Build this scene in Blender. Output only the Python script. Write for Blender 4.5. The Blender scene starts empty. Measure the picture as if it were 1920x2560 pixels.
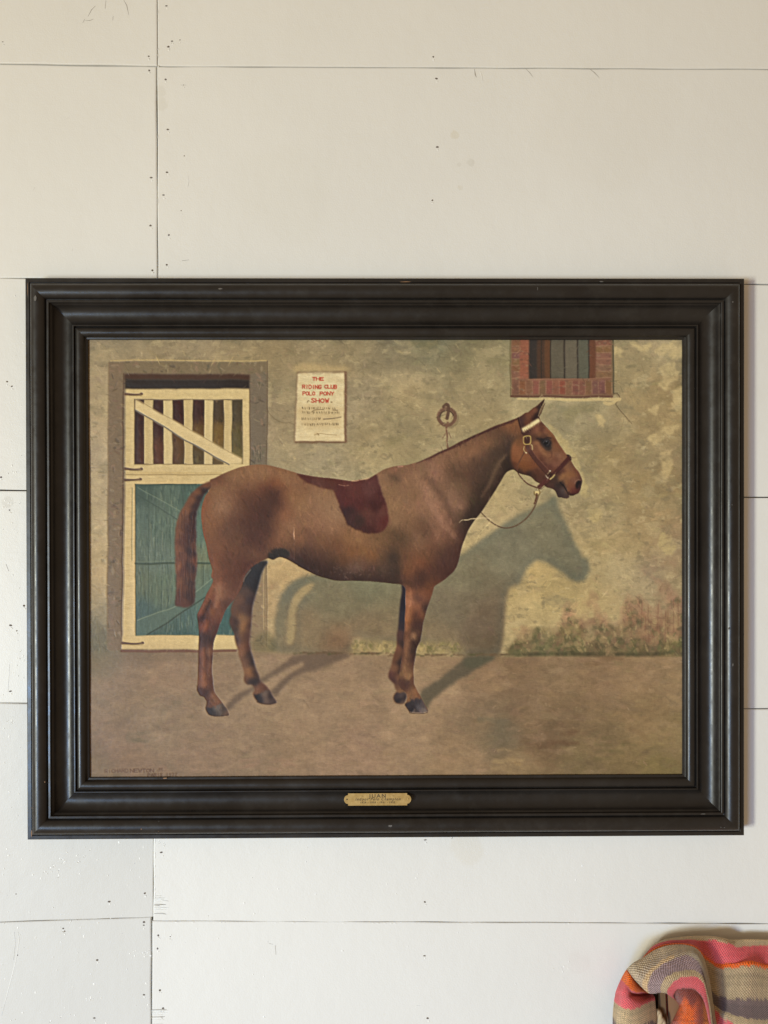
import bpy, bmesh, math, random
import numpy as np
from mathutils import Matrix, Vector

# ------------------------------------------------------------------ camera
FPX = 1923.0                                   # focal length in photograph pixels (1920 x 2560)
YAW, PITCH, ROLL = -0.00926159, -0.0047527, -0.00193482
CAMPOS = Vector((-0.01653176, -1.31606412, 0.08362525))
FW, FH = 1.2, 0.93540419                       # outer size of the picture frame in metres
SC = bpy.context.scene
COL = SC.collection
RM = (Matrix.Rotation(YAW, 3, 'Z') @ Matrix.Rotation(PITCH, 3, 'X')
      @ Matrix(((1, 0, 0), (0, 0, -1), (0, 1, 0))) @ Matrix.Rotation(ROLL, 3, 'Z'))
cam = bpy.data.cameras.new('camera')
cam.sensor_fit = 'VERTICAL'
cam.sensor_height = 36.0
cam.lens = 36.0 * FPX / 2560.0
cam.clip_start = 0.05
cam.clip_end = 100.0
co = bpy.data.objects.new('camera', cam)
co.matrix_world = Matrix.Translation(CAMPOS) @ RM.to_4x4()
COL.objects.link(co)
SC.camera = co

# ------------------------------------------------------------------ light: dim warm room, one tall window on the left, an added cool fill
world = bpy.data.worlds.new('World')
SC.world = world
world.use_nodes = True
bg = world.node_tree.nodes['Background']
bg.inputs['Color'].default_value = (1.0, 0.715, 0.45, 1)
bg.inputs['Strength'].default_value = 0.37


def area(name, loc, target, sx, sy, power, color, spread=180):
    l = bpy.data.lights.new(name, 'AREA')
    l.shape = 'RECTANGLE'
    l.size, l.size_y = sx, sy
    l.energy = power
    l.spread = math.radians(spread)             # beam narrowed so the light fades up the wall
    l.color = color
    o = bpy.data.objects.new(name, l)
    o.location = loc
    o.rotation_euler = (Vector(target) - Vector(loc)).to_track_quat('-Z', 'Y').to_euler()
    COL.objects.link(o)
    return o


area('window_light', (-6.0, -6.0, -1.5), (0.1, 0, -0.45), 0.8, 2.2, 86, (0.97, 0.985, 0.81), 70)
area('cool_low_fill', (-4.2, -6.0, -1.9), (0.0, 0, -1.35), 1.6, 1.6, 18, (0.25, 0.52, 1.0), 45)  # unseen fill, added to cool and brighten the lower wall
SC.view_settings.view_transform = 'Standard'
SC.view_settings.look = 'None'
SC.view_settings.exposure = 0.0
SC.view_settings.gamma = 1.0
SC.view_settings.use_curve_mapping = False
SC.cycles.use_denoising = True

random.seed(7)
RNG = np.random.default_rng(11)


# ------------------------------------------------------------------ helpers
def P(u, v, h):
    """photograph pixel -> point on the plane h metres in front of the wall"""
    u, v, h = float(u), float(v), float(h)
    d = RM @ Vector(((u - 960) / FPX, -(v - 1280) / FPX, -1))
    t = (-h - CAMPOS.y) / d.y
    return CAMPOS + t * d


def srgb(c):
    c = np.asarray(c, dtype=np.float64) / 255.0
    return np.where(c <= 0.04045, c / 12.92, ((c + 0.055) / 1.055) ** 2.4)


def link(name, me, parent=None, mats=()):
    o = bpy.data.objects.new(name, me)
    COL.objects.link(o)
    if parent is not None:
        o.parent = parent
    for m in mats:
        if me is not None and m.name not in [x.name for x in me.materials if x]:
            me.materials.append(m)
    return o


def mesh_from(name, verts, faces, smooth=False):
    me = bpy.data.meshes.new(name)
    me.from_pydata([tuple(v) for v in verts], [], faces)
    if smooth:
        me.polygons.foreach_set('use_smooth', [True] * len(me.polygons))
    me.update()
    return me


def mat(name, base=(0.5, 0.5, 0.5), rough=0.5, metal=0.0, spec=0.5):
    m = bpy.data.materials.new(name)
    m.use_nodes = True
    b = m.node_tree.nodes['Principled BSDF']
    b.inputs['Base Color'].default_value = (*base, 1)
    b.inputs['Roughness'].default_value = rough
    b.inputs['Metallic'].default_value = metal
    b.inputs['Specular IOR Level'].default_value = spec
    return m, m.node_tree, b


def nd(nt, typ, **kw):
    n = nt.nodes.new(typ)
    for k, v in kw.items():
        if k.startswith('i_'):
            key = k[2:].replace('_', ' ')
            n.inputs[key].default_value = v
        else:
            setattr(n, k, v)
    return n


def ramp(nt, fac, stops):
    r = nt.nodes.new('ShaderNodeValToRGB')
    els = r.color_ramp.elements
    while len(els) < len(stops):
        els.new(0.5)
    for e, (p, c) in zip(els, stops):
        e.position = p
        e.color = (*c, 1) if len(c) == 3 else c
    nt.links.new(fac, r.inputs['Fac'])
    return r.outputs['Color']


def noise(nt, vec, scale, detail=4, rough=0.55):
    n = nd(nt, 'ShaderNodeTexNoise')
    n.inputs['Scale'].default_value = scale
    n.inputs['Detail'].default_value = detail
    n.inputs['Roughness'].default_value = rough
    nt.links.new(vec, n.inputs['Vector'])
    return n.outputs['Fac']


def bump(nt, b, height, strength, dist, prev=None):
    n = nd(nt, 'ShaderNodeBump')
    n.inputs['Strength'].default_value = strength
    n.inputs['Distance'].default_value = dist
    nt.links.new(height, n.inputs['Height'])
    if prev is not None:
        nt.links.new(prev, n.inputs['Normal'])
    nt.links.new(n.outputs['Normal'], b.inputs['Normal'])
    return n.outputs['Normal']


def objcoord(nt):
    return nd(nt, 'ShaderNodeTexCoord').outputs['Object']


def mixc(nt, fac, a, b, typ='MIX'):
    n = nd(nt, 'ShaderNodeMix', data_type='RGBA', blend_type=typ)
    for sock, val in ((n.inputs[0], fac), (n.inputs[6], a), (n.inputs[7], b)):
        if hasattr(val, 'is_linked') or hasattr(val, 'links'):
            nt.links.new(val, sock)
        elif isinstance(val, (int, float)):
            sock.default_value = val
        else:
            sock.default_value = (*val, 1)
    return n.outputs[2]


# ------------------------------------------------------------------ materials
def wall_paint(name='wall_paint', k=1.0):
    m, nt, b = mat(name, (0.8, 0.78, 0.74), 0.45, spec=0.35)
    oc = objcoord(nt)
    c = ramp(nt, noise(nt, oc, 2.3, 3), [(0.3, (0.775 * k, 0.765 * k, 0.735 * k)), (0.7, (0.815 * k, 0.805 * k, 0.775 * k))])
    # roller stipple, a faint drag of the brush along the board and a few old dents
    st = noise(nt, oc, 420, 2, 0.6)
    mp = nd(nt, 'ShaderNodeMapping')
    mp.inputs['Scale'].default_value = (12, 12, 160)
    nt.links.new(oc, mp.inputs['Vector'])
    dr = noise(nt, mp.outputs['Vector'], 1.0, 3)
    lo = noise(nt, oc, 26, 3)
    n1 = bump(nt, b, st, 0.2, 0.0012)
    n2 = bump(nt, b, dr, 0.08, 0.0015, n1)
    bump(nt, b, lo, 0.2, 0.004, n2)
    # faint old water marks and finger smudges with a shape of their own
    sm = ramp(nt, noise(nt, oc, 7.5, 5, 0.65), [(0.68, (0, 0, 0)), (0.78, (1, 1, 1))])
    c2 = mixc(nt, 0.0, c, (0.70, 0.67, 0.60))
    mul = nd(nt, 'ShaderNodeMath', operation='MULTIPLY')
    mul.inputs[1].default_value = 0.28
    nt.links.new(sm, mul.inputs[0])
    nt.links.new(mul.outputs[0], c2.node.inputs[0])
    out_ = c2
    for (u, v, rad, amt, tone) in ((1168, 2122, .030, .22, (0.72, 0.66, 0.54)), (1445, 2406, .020, .20, (0.72, 0.66, 0.63)), (1137, 338, .008, .35, (0.66, 0.60, 0.46)), (1177, 406, .007, .35, (0.62, 0.60, 0.54)),
                                   (1148, 412, .004, .3, (0.62, 0.6, 0.54)), (1150, 470, .005, .3, (0.66, 0.62, 0.52)), (403, 260, .012, .25, (0.66, 0.63, 0.55)), (402, 230, .010, .25, (0.66, 0.63, 0.55)),
                                   (20, 1255, .010, .3, (0.55, 0.52, 0.46)), (70, 2250, .05, .12, (0.66, 0.66, 0.66)), (700, 480, .09, .10, (0.70, 0.68, 0.60)), (1500, 300, .12, .10, (0.72, 0.68, 0.60))):
        p = P(u, v, 0)
        wob_ = nd(nt, 'ShaderNodeVectorMath', operation='MULTIPLY_ADD')
        nn = nd(nt, 'ShaderNodeTexNoise')
        nn.inputs['Scale'].default_value = .9 / rad
        nt.links.new(oc, nn.inputs['Vector'])
        nt.links.new(nn.outputs['Color'], wob_.inputs[0])
        wob_.inputs[1].default_value = (rad * .9,) * 3
        nt.links.new(oc, wob_.inputs[2])
        ds = nd(nt, 'ShaderNodeVectorMath', operation='DISTANCE')
        nt.links.new(wob_.outputs[0], ds.inputs[0])
        ds.inputs[1].default_value = (p.x + rad * .45, rad * .45, p.z + rad * .45)
        mr = nd(nt, 'ShaderNodeMapRange', interpolation_type='SMOOTHSTEP')
        mr.inputs['From Min'].default_value = rad * .75
        mr.inputs['From Max'].default_value = rad * 1.1
        mr.inputs['To Min'].default_value = amt
        mr.inputs['To Max'].default_value = 0.0
        nt.links.new(ds.outputs['Value'], mr.inputs['Value'])
        out_ = mixc(nt, mr.outputs[0], out_, tone)
    nt.links.new(out_, b.inputs['Base Color'])
    return m


def frame_lacquer():
    m, nt, b = mat('frame_lacquer', (0.014, 0.012, 0.011), 0.36, spec=0.5)
    oc = objcoord(nt)
    c = ramp(nt, noise(nt, oc, 9, 5), [(0.3, (0.0095, 0.0080, 0.0072)), (0.72, (0.021, 0.0180, 0.0160))])
    speck = ramp(nt, noise(nt, oc, 170, 2, 0.7), [(0.765, (0, 0, 0)), (0.80, (1, 1, 1))])
    c = mixc(nt, speck, c, (0.06, 0.045, 0.032))
    dust = ramp(nt, noise(nt, oc, 28, 6, 0.7), [(0.52, (0, 0, 0)), (0.85, (0.5, 0.5, 0.5))])
    c = mixc(nt, dust, c, (0.045, 0.042, 0.038))
    nt.links.new(c, b.inputs['Base Color'])
    r = ramp(nt, noise(nt, oc, 40, 6, 0.65), [(0.3, (0.27,) * 3), (0.7, (0.46,) * 3)])
    nt.links.new(r, b.inputs['Roughness'])
    n1 = bump(nt, b, noise(nt, oc, 38, 4, 0.6), 0.10, 0.002)
    bump(nt, b, noise(nt, oc, 320, 3), 0.03, 0.0007, n1)
    return m


M_WALL = wall_paint()
M_WALLG = wall_paint('wall_paint_darker', 0.87)  # darker version for the lower left boards
M_FRAME = frame_lacquer()
M_GAP, _nt, _b = mat('dark_cavity', (0.05, 0.028, 0.026), 0.9, spec=0.1)
M_HOLE, _nt, _b = mat('nail_hole_shade', (0.15, 0.12, 0.10), 0.85, spec=0.1)  # shade inside the nail holes, put into a flat colour
M_SCUFF, _nt, _b = mat('scuff_grey', (0.40, 0.37, 0.33), 0.7, spec=0.2)
M_LIP, _nt, _b = mat('paint_bead', (0.84, 0.83, 0.80), 0.35, spec=0.5)

# ------------------------------------------------------------------ the wall: wide painted boards on a dark backing
wall = link('wall', mesh_from('wall', [(-1.6, 0.030, -1.5), (1.6, 0.030, -1.5), (1.6, 0.030, 1.7), (-1.6, 0.030, 1.7)],
                              [(0, 1, 2, 3)]), None, [M_GAP])
wall['kind'] = 'structure'
wall['label'] = 'wall of wide horizontal boards painted white, with nail holes and open joints'


def jitter_edge(a, b, n, amp, seed, normal):
    """points from a to b with a little hand-sawn waviness"""
    r = np.random.default_rng(seed)
    k = r.normal(0, 1, n + 1)
    k = np.convolve(k, np.ones(3) / 3, 'same')
    x_ = np.linspace(0, 1, n + 1) * n * .02
    for _ in range(3):
        k = k + 1.3 * np.sin(x_ * r.uniform(8, 60) + r.uniform(0, 6.3))
    k[0] = k[-1] = 0
    return [(a[0] + (b[0] - a[0]) * i / n + normal[0] * k[i] * amp,
             a[1] + (b[1] - a[1]) * i / n + normal[1] * k[i] * amp) for i in range(n + 1)]


def board(corners, proud, seed, paint=None):
    """corners tl, tr, br, bl in photograph pixels; a bevelled plank, front face `proud` metres before the wall plane"""
    w = [P(u, v, 0) for u, v in corners]
    c2 = [(p.x, p.z) for p in w]
    amp = 0.00016
    loop = []
    for i in range(4):
        a, b = c2[i], c2[(i + 1) % 4]
        L = math.hypot(b[0] - a[0], b[1] - a[1])
        n = max(6, int(L / 0.02))
        nx, nz = -(b[1] - a[1]) / L, (b[0] - a[0]) / L
        loop += jitter_edge(a, b, n, amp, seed * 10 + i, (nx, nz))[:-1]
    cx = sum(p[0] for p in loop) / len(loop)
    cz = sum(p[1] for p in loop) / len(loop)
    n = len(loop)
    verts, faces = [], []

    def ring(inset, y):
        s = len(verts)
        xs = [p[0] for p in c2]
        zs = [p[1] for p in c2]
        for p in loop:
            ix = inset if p[0] < cx else -inset
            iz = inset if p[1] < cz else -inset
            onx = min(abs(p[0] - min(xs)), abs(p[0] - max(xs))) < 0.012
            onz = min(abs(p[1] - min(zs)), abs(p[1] - max(zs))) < 0.012
            verts.append((p[0] + (ix if onx else 0), y, p[1] + (iz if onz else 0)))
        return s
    r0 = ring(0, 0.028)
    r1 = ring(0, -proud + 0.0015)
    r2 = ring(0.0005, -proud + 0.0005)
    r3 = ring(0.0019, -proud)
    for a, b in ((r0, r1), (r1, r2), (r2, r3)):
        for i in range(n):
            faces.append((a + i, a + (i + 1) % n, b + (i + 1) % n, b + i))
    faces.append(tuple(r3 + i for i in range(n)))
    me = mesh_from('board', verts, faces)
    bm = bmesh.new()
    bm.from_mesh(me)
    bmesh.ops.recalc_face_normals(bm, faces=bm.faces)
    bm.to_mesh(me)
    bm.free()
    o = link('board', me, wall, [paint or M_WALL])
    return o


# joints measured in the photograph: (y at x=0, y at the seam) and (y at the seam, y at x=1920); g = half gap in pixels
LJ = [(-376, -371, .9), (159.5, 165.5, .9), (695, 697, .45), (1225.5, 1230, 1.1), (1757.5, 1760, .5), (2306, 2292, .45), (2842, 2832, .9)]
RJ = [(-369, -362, .9), (165.5, 173, .85), (703, 711, .8), (1236, 1243, .9), (1765, 1772, .8), (2301, 2309, .7), (2836, 2845, .9)]
SEAM = [(393.5, 393.5, .45), (391.5, 394, .95), (393, 392, .7), (392, 388, .7), (387, 383, .3), (379, 377.5, 1.35)]
PROUDL = [0.0004, 0.0, 0.0006, 0.0002, 0.0, 0.0]
PROUDR = [0.0, 0.0004, 0.0, 0.0005, 0.0012, 0.0006]


LJ = [(a, b, g * 1.25) for a, b, g in LJ]
RJ = [(a, b, g * 1.25) for a, b, g in RJ]
SEAM = [(a, b, g * 1.2) for a, b, g in SEAM]


def lerp(a, b, t):
    return a + (b - a) * t


BOARDS_L, BOARDS_R = [], []
for i in range(6):
    t, b = LJ[i], LJ[i + 1]
    s = SEAM[i]
    x0 = -420
    sx = 390.0

    def ly(j, x):
        return lerp(j[0], j[1], x / sx)

    BOARDS_L.append(board([(x0, ly(t, x0) + t[2]), (s[0] - s[2], ly(t, s[0]) + t[2]),
                           (s[1] - s[2], ly(b, s[1]) - b[2]), (x0, ly(b, x0) - b[2])], PROUDL[i], 20 + i, M_WALLG if i >= 4 else None))
    t, b = RJ[i], RJ[i + 1]
    x1 = 2340

    def ry(j, x):
        return lerp(j[0], j[1], (x - sx) / (1920 - sx))

    BOARDS_R.append(board([(s[0] + s[2], ry(t, s[0]) + t[2]), (x1, ry(t, x1) + t[2]),
                           (x1, ry(b, x1) - b[2]), (s[1] + s[2], ry(b, s[1]) - b[2])], PROUDR[i], 40 + i))


def board_at(u, v):
    if u < 388:
        for i in range(6):
            if v < lerp(LJ[i + 1][0], LJ[i + 1][1], u / 390):
                return BOARDS_L[i], PROUDL[i]
        return BOARDS_L[5], PROUDL[5]
    for i in range(6):
        if v < lerp(RJ[i + 1][0], RJ[i + 1][1], (u - 390) / 1530):
            return BOARDS_R[i], PROUDR[i]
    return BOARDS_R[5], PROUDR[5]


class Bits:
    """small marks on one board, gathered into one mesh"""

    def __init__(s):
        s.v, s.f, s.m = [], [], []

    def disc(s, u, v, rx, rz, h, mi, seed, dome=0.0):
        c = P(u, v, 0)
        r = np.random.default_rng(seed)
        k = len(s.v)
        n = 9
        s.v.append((c.x, -h - dome, c.z))
        a0 = r.uniform(0, 6.28)
        for i in range(n):
            a = a0 + 2 * math.pi * i / n
            q = r.uniform(0.72, 1.15)
            s.v.append((c.x + math.cos(a) * rx * q, -h, c.z + math.sin(a) * rz * q))
        for i in range(n):
            s.f.append((k, k + 1 + (i + 1) % n, k + 1 + i))
            s.m.append(mi)

    def strip(s, pts, w, h, mi, ridge=0.0002):
        k = len(s.v)
        q = [P(u, v, 0) for u, v in pts]
        n = len(q)
        for i, p in enumerate(q):
            a = q[max(0, i - 1)]
            b = q[min(n - 1, i + 1)]
            d = Vector((b.x - a.x, 0, b.z - a.z))
            d.normalize()
            nx, nz = -d.z, d.x
            ww = w * (0.25 if i in (0, n - 1) else random.uniform(.75, 1.15))
            s.v += [(p.x - nx * ww, -h, p.z - nz * ww), (p.x, -h - ridge, p.z), (p.x + nx * ww, -h, p.z + nz * ww)]
        for i in range(n - 1):
            for j in range(2):
                a = k + 3 * i + j
                s.f.append((a, a + 1, a + 4, a + 3))
                s.m.append(mi)


BITS = {}


def bits(u, v):
    b, pr = board_at(u, v)
    if b.name not in BITS:
        BITS[b.name] = (b, Bits())
    return BITS[b.name][1], pr


# nail holes (x, y in photograph pixels): a flat disc with the pit's shade in its colour, with a bead of paint under it
NAILS = [(416, 15), (430, 103), (450, 100), (421, 117), (372, 141), (373, 176), (414, 199), (420, 324), (418, 431), (409, 488),
         (378, 444), (376, 564), (422, 588), (417, 662), (381, 676), (461, 390), (453, 527), (459, 213), (1083, 142), (1091, 197),
         (1093, 368), (1081, 501), (18, 954), (30, 966), (3, 1193), (24, 1275), (60, 1514), (26, 1728), (27, 1563), (42, 1577),
         (404, 2130), (158, 2321), (160, 2328), (273, 2254), (360, 2305), (360, 2313), (396, 2338), (394, 2371), (400, 2475),
         (360, 2487), (362, 2233), (408, 2520), (1062, 2254), (1061, 2389), (1069, 2545), (243, 2400), (44, 2388), (426, 2341),
         (170, 1310), (7, 105), (40, 2235), (236, 2545), (1063, 2099)]
for k, (u, v) in enumerate(NAILS):
    b, pr = bits(u, v)
    big = 1.0 if k not in (2, 15, 16, 17, 47, 49, 50, 46) else 0.55
    b.disc(u, v, (0.0017 + 0.0011 * random.random()) * big, (0.0012 + 0.0008 * random.random()) * big, pr + 0.00012, 0, k)
    b.disc(u + random.uniform(0, 3.5), v + random.uniform(5.5, 9), 0.0019 * big, 0.0014 * big, pr + 0.00005, 1, 300 + k, 0.0011)
    if random.random() < .5:
        b.disc(u + random.uniform(-1, 4), v + random.uniform(5, 7), 0.0010, 0.0006, pr + 0.0001, 2, 500 + k)
# scattered lumps of old paint
r_ = np.random.default_rng(5)
for k in range(150):
    u = r_.uniform(0, 380) if k % 3 else r_.uniform(395, 1500)
    v = r_.uniform(2100, 2560) if k % 4 else r_.uniform(710, 2050)
    if k % 4 == 0:
        u = r_.uniform(2, 60)
    b, pr = bits(u, v)
    s = r_.uniform(0.0007, 0.0019)
    b.disc(u, v, s * r_.uniform(.6, 1.2), s * r_.uniform(.8, 1.6), pr + 0.00004, 1, 900 + k, r_.uniform(.0005, .0013))
for (cu, cv, n, sp) in ((125, 2178, 16, 16), (158, 2148, 9, 9), (210, 2141, 9, 22), (405, 2106, 7, 7), (28, 1258, 12, 12),
                        (47, 1642, 8, 9), (32, 1803, 7, 9), (226, 2497, 8, 7), (335, 2382, 8, 12), (1405, 2420, 9, 16),
                        (372, 2385, 9, 10), (150, 2545, 10, 26)):
    for k in range(n):
        u, v = cu + r_.normal(0, sp), cv + r_.normal(0, sp * .6)
        b, pr = bits(u, v)
        s = r_.uniform(0.0005, 0.0017)
        b.disc(u, v, s, s * 1.2, pr + 0.00004, 1, 1500 + k + int(cu), r_.uniform(.0004, .0012))
        if r_.uniform() < .35:
            b.disc(u - 2, v + 2, s * .7, s * .5, pr + 0.00016, 2, 1700 + k + int(cv))
# scratches, hairline cracks and splinters by the seams
SCR = [([(239, 15), (229, 25), (220, 42)], .0005, 2), ([(212, 48), (207, 58)], .0008, 2), ([(212, 51), (224, 52), (234, 48)], .0006, 2),
       ([(309, 0), (317, 14), (322, 38)], .0005, 2), ([(283, 40), (282, 52)], .0004, 2), ([(265, 2), (263, 22)], .0003, 2),
       ([(1314, 172), (1324, 182), (1332, 193)], .0005, 2), ([(1473, 172), (1486, 182), (1498, 195)], .0006, 2),
       ([(452, 213), (466, 213)], .0006, 2), ([(455, 652), (473, 650)], .0008, 0), ([(166, 298), (173, 292)], .0010, 1),
       ([(83, 476), (87, 468)], .0010, 1), ([(470, 440), (472, 454), (470, 468)], .0006, 1), ([(180, 628), (181, 622)], .0009, 1),
       ([(1129, 2097), (1134, 2087)], .0011, 0), ([(688, 2362), (690, 2386)], .0004, 2), ([(672, 2358), (682, 2360)], .0004, 2),
       ([(15, 1410), (22, 1428)], .0005, 2), ([(46, 2330), (48, 2350), (40, 2400), (30, 2440), (14, 2500), (4, 2540)], .0007, 1),
       ([(36, 2330), (38, 2360), (34, 2400)], .0005, 1), ([(140, 2288), (170, 2285)], .0006, 1), ([(1041, 2513), (1052, 2514)], .0008, 1),
       ([(1186, 173), (1188, 187), (1191, 194)], .0011, 2), ([(1198, 176), (1203, 186), (1207, 205)], .0010, 1),
       ([(24, 1660), (22, 1690), (20, 1730)], .0006, 1), ([(1402, 2415), (1408, 2428)], .0010, 1)]
for pts, w, mi in SCR:
    b, pr = bits(*pts[len(pts) // 2])
    b.strip(pts, w, pr + 0.0001, mi, 0.00035)
for k in range(34):
    v = (2238 + 46 * r_.uniform()) if k < 20 else (2522 + 36 * r_.uniform())
    L = r_.uniform(14, 36)
    b, pr = bits(400, v)
    b.strip([(386 if v < 2300 else 380, v), (390 + L * .5, v + r_.uniform(-1, 1)), (386 + L, v + r_.uniform(-1.5, 1.5))],
            r_.uniform(.0004, .0010), pr + 0.0001, 1 if k % 6 else 2, r_.uniform(.0004, .0012))
for k in range(26):                                   # little ragged lips of paint along the joints
    u = r_.uniform(420, 1900)
    v = 2302 + (u - 390) / 1530 * 8
    b, pr = bits(u, v + 4)
    b.disc(u, v + 3.2, r_.uniform(.001, .004), .0010, pr + 0.00003, 1, 2600 + k, .0007)
for k in range(20):
    v = r_.uniform(0, 690) if k % 2 else r_.uniform(2100, 2290)
    b, pr = bits(398, v)
    b.disc(396 if v < 700 else 388, v, .0012, r_.uniform(.002, .006), pr + 0.00003, 1, 2700 + k, .0008)
for nm, (bo, bi) in BITS.items():
    me = mesh_from('nail_holes', bi.v, bi.f, True)
    for m in (M_HOLE, M_LIP, M_SCUFF):
        me.materials.append(m)
    me.polygons.foreach_set('material_index', bi.m)
    o = link('nail_holes', me, bo)
    o['kind'] = 'stuff'

# ------------------------------------------------------------------ the picture frame
pic = link('framed_painting', None)
pic.location = (0, 0, 0)
pic['label'] = 'oil painting of a chestnut horse in a dark moulded wooden frame on white boards'
pic['category'] = 'painting'

# moulding: distance from the outer edge, height before the wall (millimetres)
PROF = [(0, 1.5), (0, 29.5), (0.5, 31.2), (1.6, 32), (7, 32.2), (7.6, 31.6), (7.9, 30.4), (8.7, 30.2), (9.1, 32), (9.4, 34), (10.4, 34.6)]
PROF += [(24.6 - 13.6 * math.cos(a_), 34.6 + 13.2 * math.sin(a_)) for a_ in np.linspace(.12, 2.85, 19)]
PROF += [(38.4, 38.0), (39.2, 38.2), (39.6, 41.4), (40.1, 42.6), (43.0, 42.8), (43.7, 42.2), (44.0, 40.5), (44.6, 38.6)]
PROF += [(63.8 - 18 * math.cos(a_), 42 - 18 * math.sin(a_)) for a_ in np.linspace(.30, 2.42, 17)]
PROF += [(77.6, 30.6), (78, 31.2), (79.6, 31.3), (80, 30.8), (80.2, 28), (80.7, 27.2)]
PROF += [(88.6 - 8.1 * math.cos(a_), 24.6 + 7.4 * math.sin(a_)) for a_ in np.linspace(.38, 2.9, 12)]
PROF += [(96.9, 25.2), (97.6, 24.6), (100.3, 24), (100.8, 23.4), (100.9, 20.5), (100.9, 10)]
SIDES = {'top': (Vector((-FW / 2, 0, FH / 2)), Vector((FW / 2, 0, FH / 2)), Vector((0, 0, -1))),
         'right': (Vector((FW / 2, 0, FH / 2)), Vector((FW / 2, 0, -FH / 2)), Vector((-1, 0, 0))),
         'bottom': (Vector((FW / 2, 0, -FH / 2)), Vector((-FW / 2, 0, -FH / 2)), Vector((0, 0, 1))),
         'left': (Vector((-FW / 2, 0, -FH / 2)), Vector((-FW / 2, 0, FH / 2)), Vector((1, 0, 0)))}
for si, (sname, (a, b, inw)) in enumerate(SIDES.items()):
    r = np.random.default_rng(60 + si)
    d = (b - a)
    L = d.length
    d.normalize()
    n = 90
    wav = np.convolve(r.normal(0, 1, n + 9), np.ones(9) / 9, 'valid') * 0.00022
    verts, faces = [], []
    m = len(PROF)
    for i in range(n + 1):
        t = i / n
        for (u, h) in PROF:
            u, h = u / 1000, h / 1000
            lo, hi = u, L - u
            s = lo + (hi - lo) * t
            p = a + d * s + inw * (u + (wav[i] if 0 < i < n and u > 0.001 else 0))
            verts.append((p.x, -h - (wav[i] * .7 if 0 < i < n else 0), p.z))
    for i in range(n):
        for j in range(m - 1):
            k = i * m + j
            faces.append((k, k + 1, k + m + 1, k + m))
    me = mesh_from('rail', verts, faces, True)
    bm = bmesh.new()
    bm.from_mesh(me)
    bmesh.ops.recalc_face_normals(bm, faces=bm.faces)
    # recalc may point inwards on an open sheet: make the outer side face look outwards
    bm.faces.ensure_lookup_table()
    bm.to_mesh(me)
    bm.free()
    me.set_sharp_from_angle(angle=math.radians(28))
    o = link('rail', me, pic, [M_FRAME])

# chips where the lacquer has gone down to bare wood
M_BARE, _nt, _b = mat('bare_wood', (0.30, 0.17, 0.09), 0.7, spec=0.3)
M_DUST, _nt, _b = mat('pale_scuff', (0.14, 0.13, 0.12), 0.6, spec=0.3)
r = np.random.default_rng(77)


def chip(u, v, h, rx, rz, m, seed):
    b = Bits()
    c = P(u, v, h)
    q = np.random.default_rng(seed)
    n = 8
    b.v.append((c.x, c.y, c.z))
    for i in range(n):
        a = 2 * math.pi * i / n
        k = q.uniform(.6, 1.2)
        b.v.append((c.x + math.cos(a) * rx * k, c.y, c.z + math.sin(a) * rz * k))
    for i in range(n):
        b.f.append((0, 1 + (i + 1) % n, 1 + i))
    o = link('chip', mesh_from('chip', b.v, b.f), pic, [m])
    return o


for k, (u, v, h, rx, rz, mm) in enumerate([
        (88, 744, .0485, .0022, .006, M_DUST), (1832, 755, .0478, .0012, .0014, M_DUST), (1015, 704.5, .0335, .011, .0007, M_BARE), (1504, 704, .0336, .005, .0010, M_DUST),
        (550, 722, .0475, .004, .0012, M_DUST), (1344, 722, .0478, .0006, .0035, M_DUST), (79, 2083, .0335, .0008, .007, M_BARE), (1757, 2035, .0435, .0045, .0007, M_DUST),
        (976, 2065, .0478, .0035, .0020, M_DUST), (1786, 2029, .037, .007, .0022, M_DUST), (1802, 2068, .0478, .0010, .0008, M_DUST), (1811, 2069, .0478, .0011, .0009, M_DUST),
        (1837, 1960, .0440, .0009, .005, M_DUST), (1836, 2030, .0440, .0008, .004, M_DUST), (1840, 2006, .0440, .0013, .0013, M_DUST), (1832, 1662, .0474, .0012, .003, M_DUST),
        (1822, 1571, .0482, .0013, .0022, M_DUST), (1830, 1262, .0478, .001, .001, M_DUST), (1838, 1190, .0440, .0006, .0035, M_DUST), (412, 1945.5, .0258, .004, .0011, M_BARE),
        (80, 2020, .0480, .0007, .0007, M_BARE), (353, 2073, .0474, .0007, .0012, M_BARE), (396, 2077, .0464, .0008, .0012, M_BARE), (397, 2053, .0482, .0006, .0006, M_DUST),
        (1838, 1900, .0440, .0007, .0009, M_DUST), (69, 720, .0335, .0005, .012, M_BARE), (112, 1955, .0440, .0007, .0014, M_BARE)]):
    chip(u, v, h + .0004, rx, rz, mm, k)

# ------------------------------------------------------------------ brass nameplate
M_BRASS, nt, b = mat('aged_brass', (0.42, 0.29, 0.115), 0.42, 0.55)
oc = objcoord(nt)
c = ramp(nt, noise(nt, oc, 130, 4), [(0.3, (0.47, 0.31, 0.105)), (0.7, (0.64, 0.45, 0.18))])
nt.links.new(c, b.inputs['Base Color'])
bump(nt, b, noise(nt, oc, 900, 2), 0.1, 0.0002)
M_ENGR, _nt, _b = mat('engraving_black', (0.06, 0.04, 0.022), 0.7)
c0 = P(944, 1998.2, 0.0318)
plate_w, plate_h = 0.0494 * 2, 0.0100 * 2 * .985
tilt = math.radians(-7)
plate = link('nameplate', None, pic)
out = []
W2, H2, ER = plate_w / 2, plate_h / 2, plate_h * 0.36
out += [(-W2, H2), (W2, H2), (W2, ER)]
for k in range(1, 10):
    a = math.pi / 2 - math.pi * k / 10
    out.append((W2 + math.cos(a) * ER * .95, math.sin(a) * ER))
out += [(W2, -ER), (W2, -H2), (-W2, -H2), (-W2, -ER)]
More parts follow.
